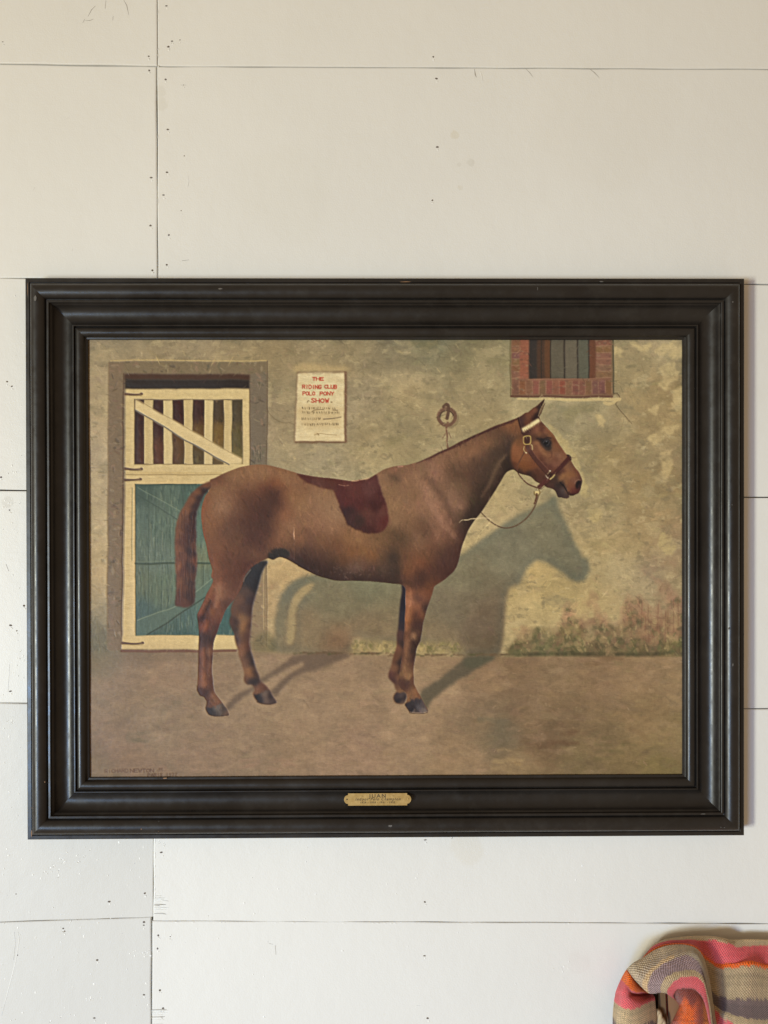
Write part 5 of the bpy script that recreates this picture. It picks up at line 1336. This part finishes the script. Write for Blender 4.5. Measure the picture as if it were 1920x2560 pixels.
stroke(H((350, 755), (460, 690), (570, 622), (690, 552)), 1.6, (120, 88, 62), .7, .5)
# lead rope
rp = R2((795, 845), (778, 905), (745, 955), (700, 992), (650, 1013), (600, 1010), (545, 980), (500, 935))
stroke(rp, (3.6, 3.2, 2.8, 2.6, 2.4), (90, 68, 52), .95, .6)
stroke([(x + .6, y - 1) for x, y in rp], .9, (150, 126, 92), .5, .4)
stroke(H((552, 1870), (560, 1920), (600, 1945), (650, 1920), (660, 1870), (640, 1835)), 2.4, (120, 96, 58), .95, .5)
stroke(H((590, 1885), (620, 1890)), 6, (206, 180, 122), .95, .6)
stroke(H((600, 1905), (590, 1980), (560, 2100)), 3.4, (92, 60, 46), .95, .6)
# old scratch through the varnish
stroke(C((905, 1005), (940, 975), (1010, 970), (1050, 958), (1110, 955), (1180, 946), (1270, 950), (1290, 965)), (1, 1.8, 2.2, 1.8, 1.6), (206, 182, 142), .9, .5)
stroke(C((1290, 965), (1270, 1010), (1210, 1080), (1150, 1150), (1110, 1250)), (1.8, 1.6, 1.4, 1), (204, 182, 132), .75, .7)
# signature
write('RICHARD', 155, 560, 165, 222, zt(240, 1900, 6.9125), 1.7, (104, 78, 60), .75, .3, .03)
write('NEWTON', 600, 990, 155, 210, zt(240, 1900, 6.9125), 1.8, (98, 72, 56), .85, .3)
write('JR', 1045, 1140, 142, 195, zt(240, 1900, 6.9125), 1.6, (104, 78, 58), .8, .3)
write('PARIS', 890, 1140, 235, 285, zt(240, 1900, 6.9125), 1.8, (94, 68, 48), .8, .3)
write('1932', 1205, 1405, 230, 280, zt(240, 1900, 6.9125), 1.6, (100, 74, 52), .7, .5)

# --- varnish, weave and paint relief -> canvas mesh -------------------------------------
# hand-painted waver of every edge, then a last crisp layer of bristle marks
wx, wy = vnoise(44, 40, 601, 2) * .9 * S, vnoise(40, 44, 602, 2) * .9 * S
yy_, xx_ = np.mgrid[0:PH, 0:PW].astype(np.float32)
qx, qy = np.clip(xx_ + wx, 0, PW - 1.01), np.clip(yy_ + wy, 0, PH - 1.01)
ix, iy = qx.astype(int), qy.astype(int)
fx, fy = (qx - ix)[..., None], (qy - iy)[..., None]
ART = ((ART[iy, ix] * (1 - fx) + ART[iy, ix + 1] * fx) * (1 - fy) + (ART[iy + 1, ix] * (1 - fx) + ART[iy + 1, ix + 1] * fx) * fy).astype(np.float32)
bgm = np.clip(1 - np.maximum(np.maximum(hs, fh), np.maximum(ff, tl)) - pm, 0, 1)
dabs(bgm * (1 - gm) * (1 - doorm), 3200, 22, 3.2, (-1.3, 1.3), .06, .5, 603)
dabs(bgm * gm, 1500, 26, 3.2, (-.4, .4), .045, .45, 604)
dabs(hb, 2600, 17, 2.2, (1.0, 2.1), .06, .45, 605)
dabs(np.maximum(fh, ff) * .99, 240, 12, 2.0, (1.2, 1.9), .07, .45, 606)
ART += .42 * (ART - blur(ART, 2.2)) + .12 * (ART - blur(ART, 26))
fine = np.random.default_rng(99).normal(0, 1, (PH, PW)).astype(np.float32)
vert = blur(np.repeat(np.random.default_rng(98).normal(0, 1, (PH // 6 + 1, PW)), 6, 0)[:PH].astype(np.float32), .5)
horz = np.repeat(np.random.default_rng(97).normal(0, 1, (PH, PW // 6 + 1)), 6, 1)[:, :PW].astype(np.float32)
lum = ART.mean(2)
rel = (lum - blur(lum, 4)) / 40
ART *= (1 + .022 * fine + .026 * vert + .016 * horz)[..., None]
ART = np.clip(ART, 18, 250)
gu, gv = np.linspace(-.5, .5, PW)[None, :, None], np.linspace(-.5, .5, PH)[:, None, None]
LIT = np.array((.95, .95, .94)) * (1 + gu * np.array((-.20, -.25, -.29)) + gv * np.array((.10, .18, .25)))
ALB = srgb(ART) / LIT                                   # seen colour with the room light taken out = paint colour
ALB = np.clip(ALB, .004, .9).astype(np.float32)
hgt = np.clip(rel, -1, 1) * .0003 + (fine * .00001 + vert * .000018 + horz * .000012) + vnoise(9, 9, 71, 2) * .00004
hgt += .0005 * vnoise(700, 500, 72, 1)                   # old canvas, not quite flat
cor = [P(X0, Y0, .0205), P(X1, Y0, .0205), P(X1, Y1, .0205), P(X0, Y1, .0205)]
ux = (np.arange(PW) + .5) / PW
vy = (np.arange(PH) + .5) / PH
UX, VY = np.meshgrid(ux, vy)
cx = ((1 - UX) * (1 - VY) * cor[0].x + UX * (1 - VY) * cor[1].x + UX * VY * cor[2].x + (1 - UX) * VY * cor[3].x)
cz = ((1 - UX) * (1 - VY) * cor[0].z + UX * (1 - VY) * cor[1].z + UX * VY * cor[2].z + (1 - UX) * VY * cor[3].z)
cy = -.0205 - hgt
me = bpy.data.meshes.new('canvas')
nv = PW * PH
me.vertices.add(nv)
me.vertices.foreach_set('co', np.stack([cx, cy, cz], -1).astype(np.float32).ravel())
ii = np.arange(nv).reshape(PH, PW)
quads = np.stack([ii[:-1, :-1], ii[1:, :-1], ii[1:, 1:], ii[:-1, 1:]], -1).reshape(-1, 4)
nq = len(quads)
me.loops.add(nq * 4)
me.loops.foreach_set('vertex_index', quads.ravel().astype(np.int32))
me.polygons.add(nq)
me.polygons.foreach_set('loop_start', np.arange(0, nq * 4, 4, dtype=np.int32))
me.polygons.foreach_set('use_smooth', np.ones(nq, bool))
ca = me.color_attributes.new('oil_paint', 'FLOAT_COLOR', 'POINT')
ca.data.foreach_set('color', np.concatenate([ALB, np.ones((PH, PW, 1), np.float32)], -1).ravel())
me.update(calc_edges=True)
me.validate()
M_ART, nt, b = mat('oil_paint', (.3, .25, .2), .45, spec=.26)
at = nd(nt, 'ShaderNodeAttribute', attribute_name='oil_paint')
oc = objcoord(nt)
nt.links.new(at.outputs['Color'], b.inputs['Base Color'])
rr = ramp(nt, noise(nt, oc, 14, 4), [(.3, (.38,) * 3), (.7, (.56,) * 3)])
nt.links.new(rr, b.inputs['Roughness'])
bump(nt, b, noise(nt, oc, 900, 2), .12, .0004)
canvas = link('canvas', me, pic, [M_ART])
canvas['label'] = 'oil on canvas: chestnut horse in profile before a stable door, notice and barred window'


# ------------------------------------------------------------------ striped woven blanket over a chair back
def spline_resample(pts, n):
    p = np.array(pts, float)
    k = len(p)
    out = []
    seg = np.linalg.norm(np.diff(p[:, :2], axis=0), axis=1)
    cum = np.concatenate([[0], np.cumsum(seg)]) / seg.sum()
    for t in np.linspace(0, 1, n):
        i = min(np.searchsorted(cum, t, 'right') - 1, k - 2)
        f_ = (t - cum[i]) / (cum[i + 1] - cum[i] + 1e-9)
        a, b, c, d = p[max(i - 1, 0)], p[i], p[i + 1], p[min(i + 2, k - 1)]
        out.append(.5 * (2 * b + (c - a) * f_ + (2 * a - 5 * b + 4 * c - d) * f_ * f_ + (3 * b - a - 3 * c + d) * f_ ** 3))
    return np.array(out)


E_ = zt(1460, 2300, 3.6065)
BEIGE, PINK, ORANGE, PURPLE, OLIVE, MAROON, OCHRE, GREY = ((.46, .335, .19), (.70, .105, .12), (.72, .11, .008), (.13, .085, .08), (.35, .255, .15), (.22, .040, .026), (.52, .15, .022), (.42, .325, .215))
bv, bf, bcol, buv = [], [], [], []


def dep(h):
    return .008 + .28 * h + .30 * max(0.0, h - .13)


def cloth(rows, bands, nu, per, alongrow=True, jag=.035, seed=0, tint=None):
    """rows: control curves (X, Y, h); bands: one colour per gap between rows"""
    r = np.random.default_rng(seed)
    R_ = np.array([spline_resample(q, nu) for q in rows])            # rows x nu x 3
    nr = len(rows)
    nv_ = (nr - 1) * per + 1
    G = np.zeros((nv_, nu, 3))
    row_par = np.linspace(0, nr - 1, nv_)
    for j, t in enumerate(row_par):
        i = min(int(t), nr - 2)
        f_ = t - i
        a, b, c, d = R_[max(i - 1, 0)], R_[i], R_[i + 1], R_[min(i + 2, nr - 1)]
        m0, m1 = (c - a) * .5, (d - b) * .5
        f2, f3 = f_ * f_, f_ ** 3
        G[j] = (2 * f3 - 3 * f2 + 1) * b + (f3 - 2 * f2 + f_) * m0 * .8 + (-2 * f3 + 3 * f2) * c + (f3 - f2) * m1 * .8
    W_ = np.zeros_like(G)
    for j in range(nv_):
        for i in range(nu):
            (x, y) = E_((G[j, i, 0], G[j, i, 1]))[0]
            W_[j, i] = P(x, y, dep(G[j, i, 2]))
    base = len(bv)
    du = np.concatenate([[0], np.cumsum(np.linalg.norm(np.diff(W_, axis=1), axis=2).mean(0))])
    dv = np.concatenate([[0], np.cumsum(np.linalg.norm(np.diff(W_, axis=0), axis=2).mean(1))])
    jn = np.convolve(r.normal(0, 1, nu + 4), np.ones(5) / 5, 'valid') * jag
    fl = 1 + r.normal(0, .07, (nv_, 1)) + r.normal(0, .06, (1, nu)) + r.normal(0, .06, (nv_, nu))
    for j in range(nv_):
        for i in range(nu):
            t = np.clip(row_par[j] + jn[i], 0, nr - 1.0001)
            bv.append(tuple(W_[j, i]))
            col = np.array(bands[int(t)]) * fl[j, i]
            if tint is not None:
                col = tint(col, t, i / (nu - 1), G[j, i], r)
            bcol.append((*np.clip(col * 1.45, .01, .95), 1))
            buv.append((du[i], dv[j]) if alongrow else (dv[j], du[i]))
    for j in range(nv_ - 1):
        for i in range(nu - 1):
            k = base + j * nu + i
            bf.append((k, k + 1, k + nu + 1, k + nu))


main = [[(600, 420, .004), (700, 330, .0), (820, 300, .0), (950, 280, .0), (1100, 270, .0), (1250, 280, .0), (1450, 290, .0), (1650, 300, .0), (1900, 310, .0)],
        [(556, 336, .05), (640, 235, .03), (750, 190, .022), (900, 164, .02), (1060, 155, .02), (1200, 167, .025), (1320, 190, .035), (1450, 183, .042), (1600, 186, .04), (1780, 200, .04), (1900, 210, .04)],
        [(550, 336, .088), (632, 243, .075), (750, 200, .068), (900, 188, .064), (1020, 188, .067), (1150, 184, .078), (1260, 198, .088), (1370, 240, .072), (1500, 238, .06), (1659, 230, .056), (1900, 245, .056)],
        [(542, 344, .10), (632, 266, .09), (750, 226, .088), (900, 220, .09), (1000, 242, .10), (1080, 312, .10), (1160, 372, .092), (1280, 388, .097), (1400, 388, .125), (1500, 376, .135), (1659, 405, .125), (1900, 420, .125)],
        [(534, 352, .11), (636, 275, .10), (752, 234, .10), (900, 231, .105), (1000, 262, .12), (1065, 325, .12), (1150, 396, .10), (1255, 430, .103), (1360, 425, .132), (1470, 408, .148), (1560, 412, .144), (1659, 440, .135), (1900, 455, .135)],
        [(560, 380, .10), (660, 320, .10), (760, 300, .10), (900, 300, .10), (1000, 350, .11), (1070, 450, .118), (1130, 600, .112), (1230, 690, .118), (1350, 705, .142), (1480, 710, .158), (1659, 712, .152), (1900, 715, .152)],
        [(620, 470, .09), (720, 440, .09), (820, 430, .09), (920, 450, .09), (1020, 520, .10), (1090, 640, .112), (1150, 740, .118), (1230, 805, .124), (1350, 850, .147), (1480, 885, .163), (1659, 897, .158), (1900, 905, .158)],
        [(660, 540, .08), (760, 520, .08), (860, 520, .08), (960, 560, .085), (1040, 640, .095), (1100, 730, .108), (1150, 795, .118), (1240, 855, .128), (1340, 930, .15), (1480, 960, .166), (1659, 970, .162), (1900, 975, .162)],
        [(760, 900, .07), (840, 900, .07), (900, 900, .07), (980, 950, .08), (1050, 1050, .09), (1100, 1150, .10), (1160, 1250, .118), (1260, 1350, .13), (1360, 1400, .155), (1480, 1420, .17), (1659, 1430, .166), (1900, 1440, .166)]]
cloth(main, [BEIGE, BEIGE, PINK, ORANGE, OLIVE, PURPLE, BEIGE, PINK], 150, 9, True, .05, 1)
lobe = [[(420, 480, .11), (470, 430, .11), (560, 385, .10), (650, 320, .095), (765, 275, .09), (890, 270, .09), (980, 300, .10), (1040, 370, .11), (1085, 480, .12), (1120, 620, .13), (1150, 780, .13), (1190, 960, .13)],
        [(395, 455, .155), (450, 398, .15), (540, 348, .14), (640, 283, .125), (760, 240, .12), (900, 234, .125), (1000, 262, .135), (1062, 330, .145), (1102, 450, .155), (1132, 600, .16), (1155, 760, .16), (1185, 950, .16)],
        [(470, 545, .175), (490, 480, .178), (560, 420, .17), (660, 360, .158), (780, 300, .15), (900, 275, .148), (985, 290, .155), (1045, 350, .165), (1088, 460, .172), (1120, 600, .176), (1145, 760, .176), (1175, 950, .176)],
        [(585, 652, .18), (580, 565, .188), (620, 480, .184), (720, 400, .178), (850, 340, .168), (950, 325, .165), (1020, 370, .172), (1058, 450, .18), (1087, 560, .184), (1112, 680, .186), (1136, 800, .186), (1163, 950, .186)],
        [(688, 645, .182), (700, 560, .195), (760, 500, .195), (850, 465, .19), (950, 455, .186), (1020, 465, .186), (1060, 505, .188), (1082, 565, .19), (1102, 645, .191), (1122, 730, .191), (1138, 830, .191), (1153, 950, .191)],
        [(745, 655, .178), (760, 600, .192), (810, 545, .197), (880, 510, .196), (960, 505, .194), (1030, 520, .192), (1070, 562, .192), (1092, 625, .192), (1107, 695, .192), (1122, 775, .192), (1133, 860, .192), (1147, 950, .192)],
        [(805, 702, .165), (800, 660, .178), (830, 620, .186), (880, 605, .19), (960, 605, .19), (1020, 630, .19), (1060, 672, .19), (1086, 722, .19), (1103, 775, .19), (1117, 835, .19), (1128, 890, .19), (1142, 950, .19)],
        [(820, 720, .13), (830, 690, .14), (860, 660, .15), (900, 650, .155), (970, 650, .16), (1020, 670, .165), (1055, 705, .17), (1078, 745, .172), (1095, 790, .172), (1108, 840, .172), (1120, 890, .172), (1132, 950, .172)]]


def lobe_tint(col, t, u, g, r):
    if 2.55 < t < 2.95 and u < .34:
        return np.array((.58, .40, .22)) * r.uniform(.8, 1.1)
    if u > .42 and 1 < t < 3:
        return col * .5 + np.array((.36, .30, .20)) * .5
    return col


cloth(lobe, [BEIGE, GREY, (.40, .31, .22), (.29, .20, .20), BEIGE, PINK, MAROON], 130, 9, True, .05, 2, lobe_tint)
hang = [[(815, 705, .12), (840, 735, .12), (868, 790, .12), (848, 845, .12), (818, 905, .12), (800, 960, .12), (790, 1300, .12)],
        [(800, 668, .165), (828, 715, .16), (855, 780, .158), (832, 840, .158), (802, 900, .158), (788, 960, .158), (780, 1300, .158)],
        [(830, 622, .184), (885, 715, .186), (905, 800, .188), (893, 880, .19), (882, 960, .19), (870, 1300, .19)],
        [(900, 607, .188), (955, 715, .196), (965, 820, .2), (958, 900, .202), (952, 960, .202), (945, 1300, .202)],
        [(980, 607, .188), (1032, 715, .196), (1042, 820, .2), (1043, 890, .202), (1042, 960, .202), (1035, 1300, .202)],
        [(1040, 645, .188), (1088, 750, .19), (1110, 850, .19), (1120, 905, .19), (1132, 960, .19), (1140, 1300, .19)],
        [(1085, 715, .18), (1118, 800, .175), (1142, 880, .172), (1152, 920, .172), (1165, 960, .172), (1180, 1300, .172)]]


def hang_tint(col, t, u, g, r):
    y = g[1] + 40 * math.sin(g[0] * .05)
    edge = 1 / (1 + math.exp(-(y - 745) / 12))
    if 1.9 < t < 4.2:
        edge = max(edge, 0)
    lat = math.exp(-((g[0] - 930) / 75) ** 2)
    o = edge * np.clip(lat * 1.5, 0, 1)
    mix = np.array(MAROON) * (1 - o) + np.array(ORANGE) * o
    if g[0] > 1060:
        k = np.clip((g[0] - 1060) / 40, 0, 1)
        mix = mix * (1 - k) + np.array(OCHRE) * k
    if r.uniform() < .16:
        mix = mix * .55
    return mix


cloth(hang, [MAROON] * 6, 110, 10, False, .02, 3, hang_tint)
left = [[(410, 480, .10), (430, 510, .12), (460, 555, .12), (505, 600, .12), (545, 625, .115), (575, 650, .11)],
        [(392, 456, .135), (408, 490, .165), (440, 545, .172), (490, 597, .165), (530, 625, .152), (570, 652, .135)],
        [(345, 535, .125), (375, 570, .168), (425, 620, .182), (475, 643, .172), (525, 640, .155), (575, 656, .13)],
        [(300, 640, .12), (330, 650, .168), (390, 655, .18), (432, 668, .155), (520, 668, .125), (610, 672, .118)],
        [(290, 690, .118), (325, 705, .168), (400, 715, .186), (470, 712, .172), (540, 705, .15), (625, 690, .132)],
        [(281, 735, .115), (320, 765, .168), (395, 797, .19), (470, 790, .186), (545, 757, .168), (632, 715, .14)],
        [(270, 880, .11), (310, 930, .168), (390, 985, .192), (480, 975, .188), (560, 925, .17), (642, 900, .142)],
        [(268, 1300, .105), (310, 1310, .165), (400, 1320, .192), (490, 1320, .19), (570, 1310, .17), (640, 1300, .145)]]
back_l = [[(q[0][0] + 40, q[0][1] + 10, .07)] + q for q in left]
cloth(back_l, [ORANGE, ORANGE, PINK, PINK, PINK, BEIGE, PURPLE], 80, 10, True, .06, 4)

me = mesh_from('blanket', bv, bf, True)
ca = me.color_attributes.new('yarn', 'FLOAT_COLOR', 'POINT')
ca.data.foreach_set('color', np.array(bcol, np.float32).ravel())
uvl = me.uv_layers.new(name='weave')
vi = np.zeros(len(me.loops), np.int32)
me.loops.foreach_get('vertex_index', vi)
uvl.data.foreach_set('uv', np.array(buv, np.float32)[vi].ravel())
M_CLOTH, nt, b = mat('woven_wool', (.5, .4, .3), .95, spec=.12)
at = nd(nt, 'ShaderNodeAttribute', attribute_name='yarn')
uvn = nd(nt, 'ShaderNodeUVMap', uv_map='weave')
sepx = nd(nt, 'ShaderNodeSeparateXYZ')
wob = nd(nt, 'ShaderNodeTexNoise')
wob.inputs['Scale'].default_value = 70
nt.links.new(uvn.outputs['UV'], wob.inputs['Vector'])
add = nd(nt, 'ShaderNodeVectorMath', operation='MULTIPLY_ADD')
add.inputs[1].default_value = (.0016, .0016, 0)
nt.links.new(wob.outputs['Color'], add.inputs[0])
nt.links.new(uvn.outputs['UV'], add.inputs[2])
nt.links.new(add.outputs[0], sepx.inputs[0])


def sinw(sock, period, phase=0.0):
    m1 = nd(nt, 'ShaderNodeMath', operation='MULTIPLY')
    m1.inputs[1].default_value = 2 * math.pi / period
    nt.links.new(sock, m1.inputs[0])
    m2 = nd(nt, 'ShaderNodeMath', operation='ADD')
    m2.inputs[1].default_value = phase
    nt.links.new(m1.outputs[0], m2.inputs[0])
    m3 = nd(nt, 'ShaderNodeMath', operation='SINE')
    nt.links.new(m2.outputs[0], m3.inputs[0])
    return m3.outputs[0]


prod = nd(nt, 'ShaderNodeMath', operation='MULTIPLY')
nt.links.new(sinw(sepx.outputs[0], .0040), prod.inputs[0])
nt.links.new(sinw(sepx.outputs[1], .0031), prod.inputs[1])
fl = ramp(nt, prod.outputs[0], [(0.0, (.40, .35, .33)), (.5, (1.16, 1.16, 1.16))])
mm = nd(nt, 'ShaderNodeMapRange')
mm.inputs['From Min'].default_value = -1
nt.links.new(prod.outputs[0], mm.inputs['Value'])
nt.links.new(mm.outputs[0], fl.node.inputs['Fac'])
c1 = mixc(nt, 1.0, at.outputs['Color'], fl, 'MULTIPLY')
c2 = ramp(nt, noise(nt, uvn.outputs['UV'], 520, 3), [(.3, (.78, .78, .78)), (.7, (1.16, 1.16, 1.16))])
c3 = mixc(nt, 1.0, c1, c2, 'MULTIPLY')
nt.links.new(c3, b.inputs['Base Color'])
b.inputs['Sheen Weight'].default_value = .25
n1 = bump(nt, b, mm.outputs[0], 1.0, .0022)
bump(nt, b, noise(nt, uvn.outputs['UV'], 900, 2), .3, .0006, n1)
blanket = link('blanket', me, None, [M_CLOTH])
blanket['label'] = 'coarse woven blanket striped pink, orange, beige and purple draped over a wooden chair back'
blanket['category'] = 'blanket'
so = blanket.modifiers.new('thickness', 'SOLIDIFY')
so.thickness = .002
so.offset = -1

# loose wool fibres standing off the weave
rf = np.random.default_rng(31)
fv, ff_, fc = [], [], []
polys = me.polygons
for k in rf.integers(0, len(polys), 9000):
    pl = polys[int(k)]
    q = Vector(pl.center)
    nrm = Vector(pl.normal)
    if nrm.y > 0:
        nrm = -nrm
    t1 = nrm.orthogonal().normalized()
    a_ = rf.uniform(0, 6.283)
    side = (Matrix.Rotation(a_, 3, nrm) @ t1)
    ln = rf.uniform(.0012, .0042)
    tip = q + nrm * ln * rf.uniform(.35, 1) + side * ln * rf.uniform(-.9, .9)
    w2 = nrm.cross(side) * rf.uniform(.00012, .00028)
    n0 = len(fv)
    fv += [tuple(q + w2), tuple(q - w2), tuple(tip)]
    ff_.append((n0, n0 + 1, n0 + 2))
    c_ = bcol[pl.vertices[0]]
    fc += [c_] * 3
mf = mesh_from('fibres', fv, ff_)
caf = mf.color_attributes.new('yarn', 'FLOAT_COLOR', 'POINT')
caf.data.foreach_set('color', np.array(fc, np.float32).ravel())
M_FIB, nt, b = mat('wool_fibre', (.5, .4, .3), .9, spec=.1)
at = nd(nt, 'ShaderNodeAttribute', attribute_name='yarn')
nt.links.new(at.outputs['Color'], b.inputs['Base Color'])
fo = link('fibres', mf, blanket, [M_FIB])
fo['kind'] = 'stuff'

# ------------------------------------------------------------------ the chair under it: what shows between the folds
chair = link('chair', None)
cb = P(1690, 2750, .11)
chair['label'] = 'brown wooden chair with tan back, mostly hidden beneath the striped blanket'
chair['category'] = 'chair'


def wood(name, dark, light):
    m, nt, b = mat(name, dark, .5, spec=.4)
    oc = objcoord(nt)
    mp = nd(nt, 'ShaderNodeMapping')
    mp.inputs['Scale'].default_value = (60, 60, 5)
    nt.links.new(oc, mp.inputs['Vector'])
    nt.links.new(ramp(nt, noise(nt, mp.outputs['Vector'], 2.0, 5), [(.3, dark), (.7, light)]), b.inputs['Base Color'])
    return m


M_WOOD = wood('chair_wood', (.13, .075, .036), (.24, .15, .08))
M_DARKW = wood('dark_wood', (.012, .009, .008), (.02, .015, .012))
M_TAN = wood('tan_leather', (.26, .13, .065), (.32, .17, .09))
M_ROPE, nt, b = mat('cream_cord', (.52, .40, .25), .85, spec=.2)


def slab(name, poly, h0, h1, m):
    h0, h1 = dep(h0), dep(h1)
    fr = [P(*E_(q)[0], h1) for q in poly]
    bm = bmesh.new()
    vs = [bm.verts.new(p) for p in fr]
    f = bm.faces.new(vs)
    ext = bmesh.ops.extrude_face_region(bm, geom=[f])
    bmesh.ops.translate(bm, verts=[g for g in ext['geom'] if isinstance(g, bmesh.types.BMVert)], vec=(0, h1 - h0, 0))
    bmesh.ops.recalc_face_normals(bm, faces=bm.faces)
    bmesh.ops.bevel(bm, geom=list(bm.edges), offset=.0015, segments=2, affect='EDGES')
    me = bpy.data.meshes.new(name)
    bm.to_mesh(me)
    bm.free()
    return link(name, me, chair, [m])


slab('back_post', [(600, 520), (688, 520), (694, 1500), (610, 1500)], .055, .085, M_DARKW)
slab('front_post', [(676, 520), (736, 520), (752, 938), (776, 1500), (690, 1500)], .088, .118, M_WOOD)
slab('back_panel', [(750, 560), (900, 560), (920, 1500), (800, 1500), (772, 938)], .082, .105, M_TAN)
# knotted cord on the post
cu = bpy.data.curves.new('cord', 'CURVE')
cu.dimensions = '3D'
cu.bevel_depth = .0044
cu.bevel_resolution = 3
for pts in ([(652, 985, .118), (646, 900, .124), (652, 838, .127), (668, 822, .13), (682, 838, .127), (686, 880, .13), (676, 930, .134), (660, 985, .128)],
            [(640, 1010, .12), (658, 960, .131), (690, 905, .136), (706, 880, .130), (722, 930, .127), (724, 1000, .12)]):
    sp = cu.splines.new('NURBS')
    sp.points.add(len(pts) - 1)
    for q, pt in zip(pts, sp.points):
        w_ = P(*E_(q[:2])[0], .002 + dep(q[2]))
        pt.co = (*w_, 1)
    sp.use_endpoint_u = True
    sp.order_u = 4
tmp = bpy.data.objects.new('tmp', cu)
COL.objects.link(tmp)
mec = bpy.data.meshes.new_from_object(tmp.evaluated_get(bpy.context.evaluated_depsgraph_get()))
bpy.data.objects.remove(tmp)
mec.polygons.foreach_set('use_smooth', [True] * len(mec.polygons))
link('cord_tie', mec, chair, [M_ROPE])
